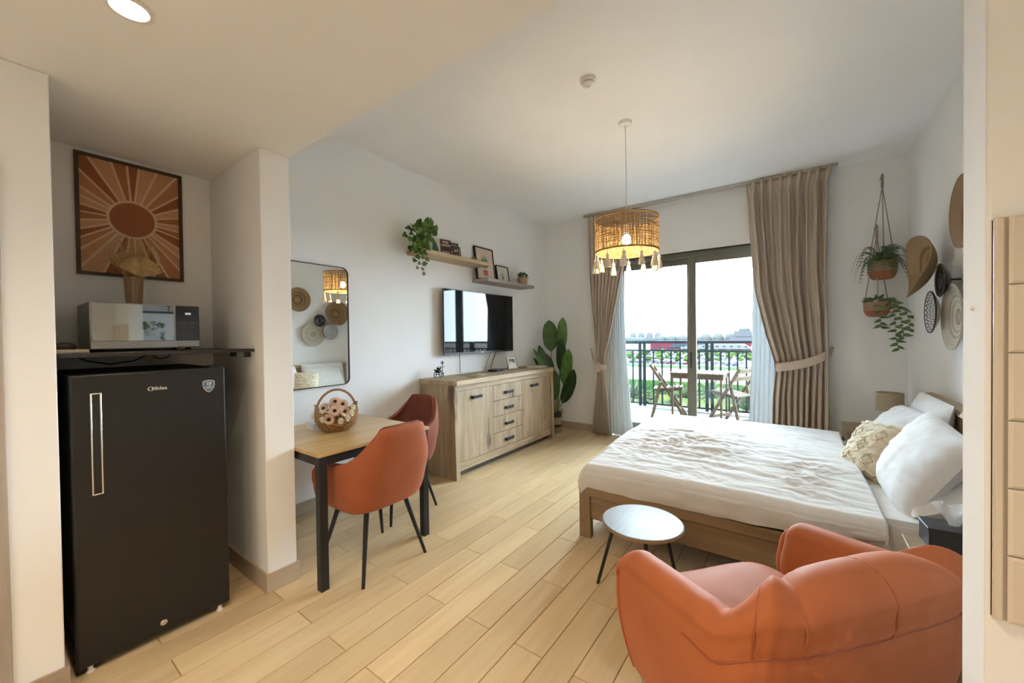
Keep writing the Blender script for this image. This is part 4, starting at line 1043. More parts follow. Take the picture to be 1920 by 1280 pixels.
struct(B(-.6, 4.6, D+.115, D+.2, -.2, BZ0-.004).build('trim_3', mat('sill_metal', (.1120, .1155, .1085), .4, spec=0., metal=.3)))
struct(B(-.6, 4.6, BYR-.07, BYR+.25, BZ0, BZ0+.035).build('trim_4', mat('kerb_concrete', (0.13, 0.13, 0.125), .8, spec=0.)))
rail_m = mat('railing_metal', (.0070, .0098, .0112), .6, spec=0., metal=0.)
rg = thing('balcony_railing', 'dark metal balcony railing with upright bars', 'railing', (0, BYR, BZ0+.035))
ZT = 1.262-BZ0-.035
B(-.6, 4.6, -.026, .026, ZT-.038, ZT).build('top_rail', rail_m, rg, bevel=.004)
B(-.6, 4.6, -.014, .014, ZT-.175, ZT-.147).build('mid_rail', rail_m, rg, bevel=.003)
B(-.6, 4.6, -.014, .014, .03, .055).build('bottom_rail', rail_m, rg, bevel=.003)
posts = [.942, 1.017, 1.985, 2.06, -.03, -.1, 3.03, 3.105, 4.07, 4.15]
for x in posts: B(x-.021, x+.021, -.021, .021, 0, ZT-.038).build('post', rail_m, rg, bevel=.002)
bmsh = B(-.011, .011, -.011, .011, .0, ZT-.147-.055).mesh('baluster', rail_m, smooth=False)
x = -.55
xs = [1.167+.1417*k for k in range(6)]+[2.178+.1135*k for k in range(8)]+[.82-.135*k for k in range(6)]+[3.22+.1135*k for k in range(8)]+[-.24, -.37]
for x in xs: inst(bmsh, 'baluster', rg, (x, 0, .055))

# folding bistro set
acacia = wood('acacia_slats', (.0385, .0252, .0140), (.0700, .0504, .0308), 'x', 22, .6, tint=.1, spec=.1)
acacia_z = wood('acacia_upright', (.0350, .0217, .0119), (.0630, .0441, .0252), 'z', 22, .6, tint=.1, spec=.1)
bt = thing('bistro_table', 'slatted wooden folding table on the balcony', 'table', (1.995, 6.12, BZ0), math.radians(0))
L2, W2, TH = .345, .285, .71
for k in range(9):
    x = lerp(-L2+.035, L2-.035, k/8); B(x-.032, x+.032, -W2, W2, TH-.018, TH).build('slat', acacia, bt, bevel=.002)
for s in (-1, 1):
    B(-L2+.01, L2-.01, s*(W2-.035)-.012, s*(W2-.035)+.012, TH-.085, TH-.019).build('apron', acacia, bt, bevel=.002)
    B(s*(L2-.035)-.012, s*(L2-.035)+.012, -W2+.05, W2-.05, TH-.085, TH-.019).build('apron', acacia, bt, bevel=.002)
    for q in (-1, 1): MB().bar((s*(L2-.035), q*(W2-.035), 0), (s*(L2-.035), q*(W2-.035), TH-.02), .036, .024, (1, 0, 0)).build('leg', acacia_z, bt, bevel=.002)
def fold_chair(loc, rz, lab):
    c = thing('folding_chair', lab, 'chair', loc, rz, 'wooden folding chairs on the balcony')      # sits facing +x
    for s in (-1, 1):
        y = s*.185
        MB().bar((.26, y, 0), (-.24, y, .80), .022, .038, (1, 0, 1)).build('back_post', acacia_z, c, bevel=.002)
        y = s*.155
        MB().bar((-.22, y, 0), (-.09, y, .55), .022, .038, (1, 0, 1)).build('rear_leg', acacia_z, c, bevel=.002)
        MB().bar((-.17, s*.13, .405), (.20, s*.13, .44), .022, .034).build('seat_rail', acacia, c, bevel=.002)
        MB().sphere((-.085, s*.20, .545), (.008, .006, .008), 8, 6).build('bolt', chrome, c)
    for k in range(7):
        x = lerp(-.17, .19, k/6); z = lerp(.432, .466, k/6); B(x-.022, x+.022, -.165, .165, z-.009, z+.009).build('seat_slat', acacia, c, bevel=.002)
    for t in (.78, .65):
        p = Vector((.26, 0, 0)).lerp(Vector((-.24, 0, .80)), t+.17); B(p.x-.012, p.x+.012, -.175, .175, p.z-.028, p.z+.028).build('back_slat', acacia, c, bevel=.003)
    B(.16, .185, -.175, .175, .10, .14).build('stretcher', acacia, c, bevel=.002); B(-.205, -.18, -.145, .145, .09, .13).build('stretcher', acacia, c, bevel=.002)
fold_chair((1.53, 6.22, BZ0), math.radians(12), 'wooden folding chair at the left of the balcony table')
fold_chair((2.42, 6.03, BZ0), math.radians(150), 'wooden folding chair at the right of the balcony table')

# ================================================================== THE VIEW
GZ = -15.
def px(u, v, z):
    """Ground point seen at photo pixel (u, v), used only to lay the place out."""
    d = F_+R_*((u-960)/735.83)-U_*((v-640)/735.83); t = (z-1.3721)/d.z
    return Vector((3.1205, 0, 1.3721))+d*t
def pd(u, dist):
    d = F_+R_*((u-960)/735.83); d.z = 0; d *= dist/d.y
    return Vector((3.1205+d.x, d.y, 0))
def kpx(u, dist):
    """Metres spanned by one photo pixel at that distance."""
    return dist/735.83/(F_.y+R_.y*(u-960)/735.83)
grd = struct(B(-900, 900, 20, 1600, GZ-1, GZ).build('ground', mat('sand_ground', (0.17, 0.15, 0.135), .95, spec=0., var=.10, nscale=.03)))
struct(B(-260, 260, 218, 420, GZ, GZ+.05).build('ground_parking', mat('asphalt', (0.1, 0.1, 0.1), .95, spec=0., var=.1, nscale=.05)))
struct(B(-300, 300, 198, 218, GZ, GZ+.06).build('ground_verge', mat('verge_green', (.0210, .0294, .0168), .95, spec=0., var=.25, nscale=.08)))
struct(B(-200, 200, 70, 118, GZ, GZ+.05).build('ground_garden', mat('garden_green', (.0224, .0294, .0140), .95, spec=0., var=.3, nscale=.2)))
tree_m = leafmat('tree_leaf', (.0154, .0294, .0084), (.0294, .0448, .0154), spec=0.); trunk_m = mat('trunk', (.12, .09, .06), .9, spec=0.)
def blob(r, n, seed, sq=.8):
    rr = random.Random(seed); m = MB()
    for k in range(n):
        a, e = rr.uniform(0, 2*PI), rr.uniform(-.9, 1.4); q = r*rr.uniform(.45, .75)
        m.sphere((q*math.cos(a)*math.cos(e), q*math.sin(a)*math.cos(e), q*math.sin(e)*sq), (r*.48, r*.48, r*.42), 8, 6)
    return m
crown = [blob(1., 12, s).mesh('crown', tree_m) for s in (1, 2, 3)]
trunk = MB().tube([(0, 0, 0), (0, 0, 3.)], [.22, .15], 6).mesh('trunk', trunk_m)
def tree(p, s, lab, grp, k=0, h=1.7):
    t = thing('park_tree', lab, 'tree', p, 0, grp); inst(trunk, 'trunk', t, (0, 0, 0), sc=(s*.4, s*.4, h/3.)); inst(crown[k % 3], 'crown', t, (0, 0, h+s*.55), (0, 0, k*1.3), s); return t
rnd = random.Random(77)
for row, (v, n, s) in enumerate(((682, 9, 1.85), (676, 10, 1.95), (671, 11, 2.0), (666, 12, 2.1))):
    for k in range(n):
        u = 1168+(1425-1168)*(k+.5+rnd.uniform(-.35, .35))/n; p = px(u, v+rnd.uniform(-1.2, 1.2), GZ); p.z = GZ
        tree(p, s*rnd.uniform(.85, 1.15), 'round green tree among the parked cars beyond the sandy field', 'trees in the far car park', k)
# cars
car_body = {}
def car(p, rz, c, lab):
    if c not in car_body:
        m = MB(); L, Wd = 2.2, .9
        m.hexa([(-L, -Wd, .3), (L, -Wd, .3), (L, Wd, .3), (-L, Wd, .3), (-L+.05, -Wd+.06, .85), (L-.15, -Wd+.06, .78), (L-.15, Wd-.06, .78), (-L+.05, Wd-.06, .85)])
        mt = {'white': (.0700, .0700, .0700), 'silver': (.0350, .0350, .0364), 'dark': (.0056, .0070, .0098), 'red': (.0420, .0056, .0070), 'blue': (.0084, .0168, .0350)}[c]
        m.cur = 1; m.hexa([(-1.7, -.82, .84), (1.0, -.82, .80), (1.0, .82, .80), (-1.7, .82, .84), (-1.2, -.66, 1.42), (.35, -.66, 1.42), (.35, .66, 1.42), (-1.2, .66, 1.42)])
        m.cur = 2
        for x in (-1.35, 1.35):
            for y in (-.86, .86): m.cyl((x, y-.1*(1 if y > 0 else -1), .32), (x, y, .32), .32, n=10)
        car_body[c] = m.mesh('parked_car', [mat('car_'+c, mt, .6, spec=0.), mat('car_glass', (.02, .024, .028), .6, spec=0.), mat('tyre', (.01, .01, .01), .8, spec=0.)])
    tag(inst(car_body[c], 'parked_car', None, p, (0, 0, rz)), lab, 'car', 'cars parked beyond the sandy field')
names = {'white': 'small white car in the rows of the distant car park', 'silver': 'small silver car in the rows of the distant car park', 'dark': 'small dark car in the rows of the distant car park', 'red': 'small red car in the rows of the distant car park', 'blue': 'small blue car in the rows of the distant car park'}
for row in range(7):
    y = 224+row*21+(row % 2)*-12
    a, b = pd(1165, y), pd(1428, y); n = int((b.x-a.x)/2.9)
    for k in range(n):
        if rnd.random() < .30: continue
        c = rnd.choice(('white', 'white', 'white', 'white', 'silver', 'silver', 'dark', 'dark', 'red', 'blue'))
        car(Vector((a.x+2.9*k, y, GZ+.05)), PI/2, c, names[c])
# buildings
redm = mat('red_cladding', (.0406, .0077, .0112), .6, spec=0., var=.05, nscale=.1); pale = mat('pale_concrete', (.0350, .0364, .0385), .8, spec=0.); wht = mat('white_canopy', (.0490, .0490, .0490), .6, spec=0.); gls = mat('teal_glass', (.0126, .0189, .0224), .6, spec=0.)
yb = 388.
a, b = pd(1219, yb), pd(1402, yb)
rb = thing('red_building', 'long low red building behind the far car park', 'building', (a.x, yb, GZ)); Lr = b.x-a.x
B(0, Lr, 0, 30, 0, 9.3).build('wall', redm, rb); B(-.5, Lr+.5, -.5, 30.5, 9.3, 9.8).build('roof', pale, rb)
for k in range(22):
    x = 3+k*(Lr-6)/21; B(x, x+2.0, -.2, .1, .8, 3.2).build('window', gls, rb)
    if k < 3: B(x, x+2.2, -.2, .1, 4.6, 6.).build('window', gls, rb)
MB().prism([(Lr*.20, 3.9), (Lr*.27, 7.2), (Lr*.62, 8.0), (Lr*.62, 3.9)], lambda q, z: (q, -.5, z), lambda q, z: (q, .0, z)).build('glass_front', gls, rb)
cz = thing('canopy_hall', 'white hall with a scalloped canopy in front of the red building', 'building', (pd(1280, 374).x, 374., GZ))
Lc = pd(1408, 374).x-pd(1280, 374).x
MB().prism([(0, 3.4), (0, 5.2), (Lc*.40, 7.6), (Lc*.90, 7.6), (Lc, 4.2), (Lc, 3.6)], lambda q, z: (q, -8, z), lambda q, z: (q, 8, z)).build('canopy', wht, cz, smooth=False)
B(0, Lc*.97, -6, 7, 0, 3.4).build('wall', pale, cz)
for k in range(10): MB().prism([(Lc*(k+.3)/10, 5.3), (Lc*(k+.7)/10, 5.3), (Lc*(k+.6)/10, 6.2), (Lc*(k+.4)/10, 6.2)], lambda q, z: (q, -8.3, z), lambda q, z: (q, -8.0, z)).build('opening', gls, cz)
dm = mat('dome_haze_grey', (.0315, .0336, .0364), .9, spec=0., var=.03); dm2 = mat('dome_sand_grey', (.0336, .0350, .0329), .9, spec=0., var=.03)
def dome(u, wpx, hpx, v0, dist, m, lab):
    p = pd(u, dist); k = kpx(u, dist); r = wpx*k*.5*.95; h = hpx*k
    zb = 1.3721-(v0-627)*k
    t = thing('arched_pavilion', lab, 'building', (p.x, dist, zb), 0, 'arched pavilions on the skyline')
    prof = [(math.cos(q)*r, (math.sin(q)**.82)*h) for q in [i/9*PI/2 for i in range(10)]]
    MB().lathe(prof, 24, caps=False).build('vault', m, t)
    MB().lathe([(r*1.0, GZ-zb), (r*1.0, 0.)], 24, caps=False).build('drum', m, t)
    for q in range(5): B(-r*.8+q*r*.36, -r*.8+q*r*.36+r*.14, -r*1.02, -r*.9, .0, h*.16).build('opening', mat('haze_glass', (.0252, .0294, .0336), .8, spec=0.), t)
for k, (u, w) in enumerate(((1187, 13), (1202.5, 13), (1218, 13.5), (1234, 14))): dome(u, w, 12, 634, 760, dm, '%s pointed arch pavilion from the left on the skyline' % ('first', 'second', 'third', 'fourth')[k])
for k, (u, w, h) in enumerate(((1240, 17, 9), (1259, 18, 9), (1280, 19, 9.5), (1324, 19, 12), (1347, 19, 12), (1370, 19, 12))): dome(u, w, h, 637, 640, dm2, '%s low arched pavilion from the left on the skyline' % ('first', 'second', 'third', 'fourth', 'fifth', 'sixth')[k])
yb2 = 690.; a, b = pd(1385, yb2), pd(1407, yb2); kk = kpx(1396, yb2)
tw_ = thing('glass_drum_tower', 'hazy round glass building at the right of the skyline', 'building', ((a.x+b.x)/2, yb2, GZ)); rr_ = (b.x-a.x)/2; htw = 16.37+ (627-618)*kk
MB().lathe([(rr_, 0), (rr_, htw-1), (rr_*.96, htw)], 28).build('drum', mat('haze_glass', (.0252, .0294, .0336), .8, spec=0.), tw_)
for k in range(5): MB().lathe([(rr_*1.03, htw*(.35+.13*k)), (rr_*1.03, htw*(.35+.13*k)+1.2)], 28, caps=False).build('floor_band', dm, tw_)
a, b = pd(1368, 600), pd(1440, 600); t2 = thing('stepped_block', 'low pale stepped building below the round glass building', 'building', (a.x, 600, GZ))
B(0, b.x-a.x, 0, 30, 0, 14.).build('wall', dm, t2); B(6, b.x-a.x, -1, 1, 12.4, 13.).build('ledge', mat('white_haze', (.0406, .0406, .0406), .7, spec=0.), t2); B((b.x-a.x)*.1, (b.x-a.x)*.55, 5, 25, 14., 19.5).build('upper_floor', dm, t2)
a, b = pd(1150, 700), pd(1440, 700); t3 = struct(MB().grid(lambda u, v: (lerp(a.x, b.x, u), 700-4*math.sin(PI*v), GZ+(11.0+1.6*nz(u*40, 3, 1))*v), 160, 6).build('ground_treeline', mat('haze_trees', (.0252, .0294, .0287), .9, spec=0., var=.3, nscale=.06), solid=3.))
p = pd(1380, 590); fm_ = thing('floodlight_mast', 'thin floodlight mast on the skyline left of the round building', 'mast', (p.x, 590, GZ)); hm_ = 16.37+(627-611)*kpx(1380, 590)
MB().tube([(0, 0, 0), (0, 0, hm_)], .35, 6).build('pole', dm, fm_); B(-2, 2, -.3, .3, hm_, hm_+1.4).build('lamp_head', dm, fm_)
# hedge and garden shrubs just below the balcony
hedge = thing('clipped_hedge', 'long clipped green hedge below the balcony', 'hedge', (0, 112, GZ))
stuff(MB().grid(lambda u, v: (lerp(-60, 30, u), -1.6*math.cos(PI*v)+.3*nz(u*200, v*4, 2), 3.6*math.sin(PI*v)**.5+.25*nz(u*260, v*6, 7)), 300, 9).build('foliage', leafmat('hedge_leaf', (.0098, .0238, .0063), (.0210, .0392, .0126), spec=0.), hedge))
yel = thing('flower_bed', 'strip of yellow flowers in front of the hedge', 'flower bed', (0, 103, GZ))
stuff(MB().grid(lambda u, v: (lerp(-60, 30, u), 2.*math.cos(PI*v), .9*math.sin(PI*v)**.5+.2*nz(u*300, v*4, 5)), 300, 6).build('blossom', mat('yellow_flowers', (.0364, .0378, .0084), .9, spec=0., var=.35, nscale=1.2), yel))
frond_m = leafmat('palm_frond', (.0224, .0322, .0154), (.0392, .0476, .0252), spec=0.)
def palm_mesh(seed):
    rr = random.Random(seed); m = MB()
    for k in range(34):
        a = rr.uniform(0, 2*PI); e = rr.uniform(.15, 1.35); L = rr.uniform(2.2, 3.6); w = rr.uniform(.18, .34); pts = []
        for i in range(6):
            t = i/5; r = L*t*math.cos(e)*(1+.2*t); z = L*t*math.sin(e)-1.5*t*t*math.cos(e); pts.append(Vector((r*math.cos(a), r*math.sin(a), z)))
        s = Vector((-math.sin(a), math.cos(a), 0)); vs = []
        for i, p in enumerate(pts): q = w*math.sin(PI*(.12+.86*i/5)); vs += [p-s*q+Vector((0, 0, -.1)), p, p+s*q+Vector((0, 0, -.1))]
        m.add(vs, [(3*i+j, 3*i+j+1, 3*i+j+4, 3*i+j+3) for i in range(5) for j in (0, 1)])
    return m.mesh('fronds', frond_m)
pmsh = [palm_mesh(s) for s in (1, 2)]
def palm(u, dist, h, s, lab, k):
    p = pd(u, dist); t = thing('feathery_palm', lab, 'palm', (p.x, dist, GZ), 0, 'palms just below the balcony')
    MB().tube([(0, 0, 0), (.1, 0, h*.5), (0, 0, h)], [.28, .22, .2], 7).build('trunk', trunk_m, t); inst(pmsh[k % 2], 'fronds', t, (0, 0, h), (0, 0, k), s)
for k, (u, dist, top, s, lab) in enumerate(((1187, 66, 722, 1.1, 'pale feathery palm seen at the left of the railing'), (1178, 74, 716, 1.1, 'taller pale palm at the far left of the railing'), (1214, 70, 735, .9, 'low pale palm between the left railing posts'), (1282, 62, 722, 1.0, 'pale palm seen behind the balcony table'), (1333, 64, 718, 1.1, 'pale palm seen right of the door stile'), (1345, 72, 728, .9, 'smaller pale palm seen under the table right end'), (1398, 58, 735, 1.2, 'pale palm seen right of the right folding chair'), (1412, 66, 726, 1.1, 'pale palm at the far right behind the sheer'), (1260, 70, 742, .9, 'pale palm seen low behind the left chair'))):
    kz = kpx(u, dist); h = 16.37-(top-627)*kz-2.0*s; palm(u, dist, max(h, 1.), s, lab, k)
# ================================================================== BED
BX0, BY0, BY1 = 1.912, 2.440, 4.190
bed = thing('bed_frame', 'oak double bed frame with a low footboard and a panelled headboard', 'bed', (0, 0, 0))
for y0, y1 in ((BY0, BY0+.035), (BY1-.035, BY1)):
    B(BX0+.075, 3.90, y0+.004, y1-.004, .13, .345).build('side_rail', bed_oak, bed, bevel=.003)
    B(BX0+.072, 3.90, y0-.012 if y0 < 3 else y0+.006, y1-.006 if y0 < 3 else y1+.012, .285, .345).build('rail_cap', bed_oak, bed, bevel=.004)
    pr = [(BX0, 0), (BX0+.082, 0), (BX0+.078, .32), (BX0+.070, .395), (BX0+.050, .432), (BX0+.022, .440), (BX0+.004, .415), (BX0, .37)]
    MB().prism(pr, lambda a, b: (a, y0-.014 if y0 < 3 else y0, b), lambda a, b: (a, y1 if y0 < 3 else y1+.014, b)).build('corner_post', bed_oak_z, bed, smooth=False, bevel=.004)
B(BX0+.012, BX0+.045, BY0+.036, BY1-.036, .12, .37).build('footboard', bed_oak_y, bed, bevel=.004)
B(3.885, 3.935, BY0-.02, BY1+.02, .02, .875).build('headboard', bed_oak_y, bed, bevel=.006)
MB().hexa([(3.872, BY0-.02, .876), (3.952, BY0-.02, .876), (3.952, BY1+.02, .876), (3.872, BY1+.02, .876), (3.885, BY0-.02, .905), (3.945, BY0-.02, .915), (3.945, BY1+.02, .915), (3.885, BY1+.02, .905)]).build('headboard_cap', bed_oak_y, bed, smooth=False, bevel=.003)
B(BX0+.05, 3.885, BY0+.04, BY1-.04, .20, .225).build('slat_base', bed_oak, bed)
linen_w = cloth('white_linen', (.79, .78, .765), 0., .85); linen_w2 = cloth('white_bedsheet', (.83, .82, .79), 0., .85)
mt = thing('mattress', 'mattress in a white fitted sheet on the oak bed', 'mattress', (0, 0, .226))
B(1.975, 3.88, 2.482, 4.148, 0, .255).build('mattress_body', linen_w2, mt, bevel=.05, seg=4)
def sheet(u, v):                                          # the sheet's slightly rumpled top
    x, y = lerp(3.15, 3.878, u), lerp(2.476, 4.154, v); e = min(1, min(v, 1-v)/.03)
    return (x, y, .228+.035*e**.5+.005*nz(x*9, y*5, 2))
# duvet: top with wrinkles, hanging over the near, foot and far sides
DX0, DX1, DY0, DY1 = 1.925, 3.415, 2.40, 4.215
def duvet(u, v):
    s = lerp(-.30, 1.80+.30, v); L = 2.4; x = lerp(DX0, DX1, u)
    x += .028*math.sin(v*5.2+1.)*u**4                      # wavy turned-down edge
    def top(y, xx):
        t = (y-DY0)/(DY1-DY0); z = .505+.055*sstep(t*2.2)-.01*sstep((t-.75)*4)
        z += .012*math.sin(PI*min(1, max(0, (xx-DX0)/1.5)))
        rg = lambda q: (1-2*abs(q))
        w = nz(xx*6.5, y*16, 3)*.013+rg(nz(xx*9+2*nz(xx*3, y*3), y*22, 8))*.007+rg(nz(xx*17+3*nz(xx*2, y*2), y*30+xx*9, 5))*.0042+nz(xx*3, y*4, 1)*.014
        m1 = math.exp(-((xx-2.45)/.42)**2-((y-3.15)/.42)**2); m2 = math.exp(-((xx-3.15)/.14)**2-((y-2.85)/.30)**2)
        z += w*(.35+1.3*m1+.9*m2)
        z += -.0025*math.exp(-((xx-3.055)/.014)**2)+.002*math.exp(-((xx-3.085)/.022)**2)
        return z
    hang = top((DY0+.05) if s < 1 else DY1-.05, x)-.05-(.345+.085*u**5)+.008*nz(x*5, 2, 4)
    if s < 0:
        k = -s/.30; y = DY0+.05*(1-math.sin(min(1, k*2)*PI/2)); zt = top(DY0+.05, x); r = .05
        if k < .35: a = k/.35*PI/2; y, z = DY0+.05-r*math.sin(a), zt-r*(1-math.cos(a))
        else: q = (k-.35)/.65; y, z = DY0-.006+.034*q*q*(1-u**4)+.012*nz(x*9, q*1.5, 6)+.004*q*math.sin(x*38+2*nz(x*3, 0, 2)), zt-r-hang*q
    elif s > 1.8:
        k = (s-1.8)/.30; zt = top(DY1-.05, x); r = .05
        if k < .35: a = k/.35*PI/2; y, z = DY1-.05+r*math.sin(a), zt-r*(1-math.cos(a))
        else: q = (k-.35)/.65; y, z = DY1+.012*q+.012*nz(x*9, q, 9), zt-r-hang*q
    else:
        y = lerp(DY0+.05, DY1-.05, s/1.8); z = top(y, x)
    if u < .045: q = 1-u/.045; z -= .045*q*q; x += .006*q
    return (x, y, z)
dv = thing('duvet', 'rumpled white duvet spread over the bed', 'duvet', (0, 0, 0))
m = MB().grid(duvet, 210, 230)
m.build('duvet_top', linen_w, dv, ang=80)
def foot_drop(u, v):
    p = Vector(duvet(0, v)); q = u; zb = .37+.012*nz(v*20, 3, 3)
    return (p.x-.010*math.sin(PI*q)-.006*q+.010*nz(v*30, q*2, 5)*q, p.y, lerp(p.z, min(p.z, zb), q))
MB().grid(foot_drop, 12, 170).build('duvet_end', linen_w, dv, ang=80)
def head_hem(u, v):
    p = Vector(duvet(1, v)); a = u*PI; return (p.x+.012*math.sin(a), p.y, p.z-.012*(1-math.cos(a)))
MB().grid(head_hem, 6, 170).build('duvet_hem', linen_w, dv, ang=80)
MB().grid(lambda u, v: (lerp(3.395, 3.872, u), lerp(2.452, 4.17, v), (.497 if .03 < v < .97 else .485-(.03-min(v, 1-v))*9)+.006*nz(u*7, v*20, 5)), 40, 90).build('bed_sheet', linen_w2, mt, (0, 0, -.226))
MB().grid(lambda u, v: (lerp(3.395, 3.872, u), 2.452-.010*math.sin(PI*v)+.008*nz(u*14, v*2, 2)*v, lerp(.487-.27*0, .30, v)), 40, 8).build('bed_sheet', linen_w2, mt, (0, 0, -.226))
# pillows
def pillow(name, w, h, t, m, label, cat, M, seed, wr=1., group=None):
    o = thing(name, label, cat, (0, 0, 0), 0, group); o.matrix_world = M
    def side(sg):
        def fn(u, v):
            a, b = u*2-1, v*2-1
            k = (max(0., 1-abs(a)**2.6)*max(0., 1-abs(b)**2.6))**.52
            pin = 1-.07*(abs(a)*abs(b))**.0*(1-abs(a*b))*max(abs(a), abs(b))**6
            x, y = a*w/2*(1-.06*(1-a*a)*abs(b)**6), b*h/2*(1-.06*(1-b*b)*abs(a)**6)
            z = sg*(t/2)*k+wr*k**.5*(.012*nz(a*2.2+seed, b*4, sg)+.006*nz(a*6+seed, b*9+3*nz(a*2, b*2, seed), sg)+.004*nz(a*13, b*13, seed))
            return (x, y, z)
        return fn
    mb = MB(); n = 34
    mb.grid(side(1), n, n); mb.grid(lambda u, v: side(-1)(1-u, v), n, n)
    b = mb.build('pillow_case' if cat == 'pillow' else 'cover', m, o, ang=80)
    return o
def orient(c, nrm, up, roll=0.):
    n = Vector(nrm).normalized(); u = Vector(up); u = (u-n*u.dot(n)).normalized(); s = u.cross(n)
    M3 = Matrix((s, u, n)).transposed() @ Matrix.Rotation(roll, 3, 'Z')
    return Matrix.Translation(c) @ M3.to_4x4()
case = cloth('pillow_cotton', (.79, .78, .765), 0., .85)
pg = 'white pillows on the bed'
pillow('pillow', .76, .44, .14, case, 'white pillow propped against the far half of the headboard', 'pillow', orient((3.815, 3.73, .715), (-1, 0, .22), (.3, 0, 1)), 1, group=pg)
pillow('pillow', .66, .45, .17, case, 'white pillow leaning at the far side in front of another pillow', 'pillow', orient((3.635, 3.63, .672), (-.78, -.06, .62), (.6, .05, .8), .04), 4, group=pg)
pillow('pillow', .60, .42, .15, case, 'white pillow lying flat against the near half of the headboard', 'pillow', orient((3.745, 2.84, .60), (-.42, 0, .9), (.9, 0, .42)), 7, group=pg)
pillow('pillow', .63, .46, .18, case, 'large plump white pillow leaning at the near side of the bed', 'pillow', orient((3.635, 2.885, .690), (-.86, -.10, .50), (.5, .0, .86), -.06), 9, group=pg)
knit = mat('knit_cream', (.74, .66, .50), .9, var=.10, nscale=20, bmp=.6, bscale=70)
kc = pillow('knit_cushion', .39, .37, .15, knit, 'cream knitted cushion leaning in front of the white pillows', 'cushion', orient((3.50, 3.24, .645), (-.80, -.34, .50), (.5, 0, .85), .30), 13, .8)
dots = mat('knit_hole', (.46, .34, .19), .9)
def pil_z(a, b, t): return (t/2)*(max(0., 1-abs(a)**2.6)*max(0., 1-abs(b)**2.6))**.52
m = MB()
for d, (ca, cb) in enumerate(((-.45, .45), (.05, .0), (-.45, -.4), (.5, .45), (.5, -.45))):
    for i in range(-4, 5):
        for j in (-1, 1):
            a, b = ca+i*.045, cb+j*(.19-.045*abs(i)); m.sphere((a*.195, b*.185, pil_z(a, b, .15)+.003), (.0042, .0042, .003), 6, 4)
stuff(m.build('knit_eyelet', dots, kc))
m = MB()
for i in range(-3, 4):
    pts = [(lerp(-.9, .9, q/16)*.195, (i*.27+.05*math.sin(q*1.57))*.185, pil_z(lerp(-.9, .9, q/16), i*.27, .15)+.003) for q in range(17)]; m.tube(pts, .0042, 5)
m.build('knit_cable', knit, kc)

# ================================================================== NIGHTSTANDS
def nightstand(loc, lab):
    n = thing('nightstand', lab, 'nightstand', loc)
    B(0, .46, 0, .50, .475, .50).build('top', bed_oak_y, n, bevel=.003); B(.012, .45, .01, .03, .06, .474).build('side_panel', bed_oak_z, n, bevel=.002); B(.012, .45, .47, .49, .06, .474).build('side_panel', bed_oak_z, n, bevel=.002)
    B(.03, .45, .031, .469, .06, .08).build('bottom', bed_oak, n)
    for z0, z1 in ((.085, .275), (.280, .47)):
        d = B(.006, .026, .033, .467, z0, z1).build('drawer', bed_oak_y, n, bevel=.002); B(-.012, .006, .19, .31, (z0+z1)/2-.006, (z0+z1)/2+.006).build('handle', black_metal, d, bevel=.002)
    B(.44, .45, .031, .469, .08, .474).build('back_panel', bed_oak, n)
    for x in (.03, .40):
        for y in (.02, .45): B(x, x+.03, y, y+.03, 0, .06).build('foot', bed_oak_z, n)
nightstand((3.472, 4.50, 0), 'oak nightstand on the far side of the bed under the lamp')
nightstand((3.485, 1.85, 0), 'oak nightstand on the near side of the bed under the tissue box')
lp = thing('table_lamp', 'table lamp with a cream drum shade on the far nightstand', 'lamp', (3.785, 4.745, .50))
MB().lathe([(0, 0), (.055, 0), (.055, .012), (.012, .018), (.010, .16), (0, .16)], 24).build('base', bed_oak_z, lp)
MB().lathe([(.088, .175), (.092, .175), (.092, .332), (.088, .332), (.088, .175)], 36, caps=False).build('lamp_shade', cloth('lamp_cream', (.60, .52, .37), .3), lp)
MB().sphere((0, 0, .20), (.025, .025, .035), 12, 8).build('bulb', white_pl, lp)
tsb = thing('tissue_box', 'black leather tissue box on the near nightstand', 'tissue box', (3.648, 2.298, .50), math.radians(4))
lea = mat('black_leather', (.022, .022, .023), .45, bmp=.25, bscale=250)
B(-.105, .105, -.06, .06, 0, .075).build('body', lea, tsb, bevel=.004); B(-.11, .11, -.065, .065, .075, .088).build('lid', lea, tsb, bevel=.004)
MB().prism([(.045*math.cos(t*PI/10), .025*math.sin(t*PI/10)) for t in range(20)], lambda a, b: (a, b, .0875), lambda a, b: (a, b, .0885)).build('slot', dark_grey, tsb)
def tissue(u, v):
    a = u*2*PI; r = (.014+.045*v**1.2)*(1+.35*math.sin(3*a+1)*v); return (r*math.cos(a), r*.5*math.sin(a)+.01*math.sin(5*a)*v, .085+.085*v+.018*math.sin(2*a+.6)*v)
tag(MB().grid(tissue, 40, 8, cu=True).build('tissue', cloth('tissue_paper', (.84, .85, .86), .35), None, (3.632, 2.305, .50), (0, 0, math.radians(4))), 'white tissue pulled up out of the black box', 'tissue')

# ================================================================== COFFEE TABLE
cf = thing('side_table', 'small round side table with a grey wood top and splayed black legs', 'table', (2.478, 2.00, 0))
topm = wood('greyed_tabletop', (.15, .142, .135), (.26, .247, .235), 'y', 34, .42, tint=0, bmp=.08)
MB().lathe([(0, .400), (.185, .400), (.197, .408), (.198, .417), (.194, .420), (0, .420)], 56).build('table_top', topm, cf)
MB().lathe([(.1925, .3995), (.1985, .405), (.1988, .4165), (.1975, .4165), (.1965, .407)], 56, caps=False).build('edge_band', bed_oak, cf)
for a in (177, 60, -66):
    c, s = math.cos(math.radians(a)), math.sin(math.radians(a)); MB().tube([(.14*c, .14*s, .40), (.252*c, .252*s, 0)], [.0095, .0085], 10).build('leg', black_metal, cf)
MB().lathe([(0, .388), (.15, .388), (.15, .3995), (0, .3995)], 24).build('under_plate', black_metal, cf)

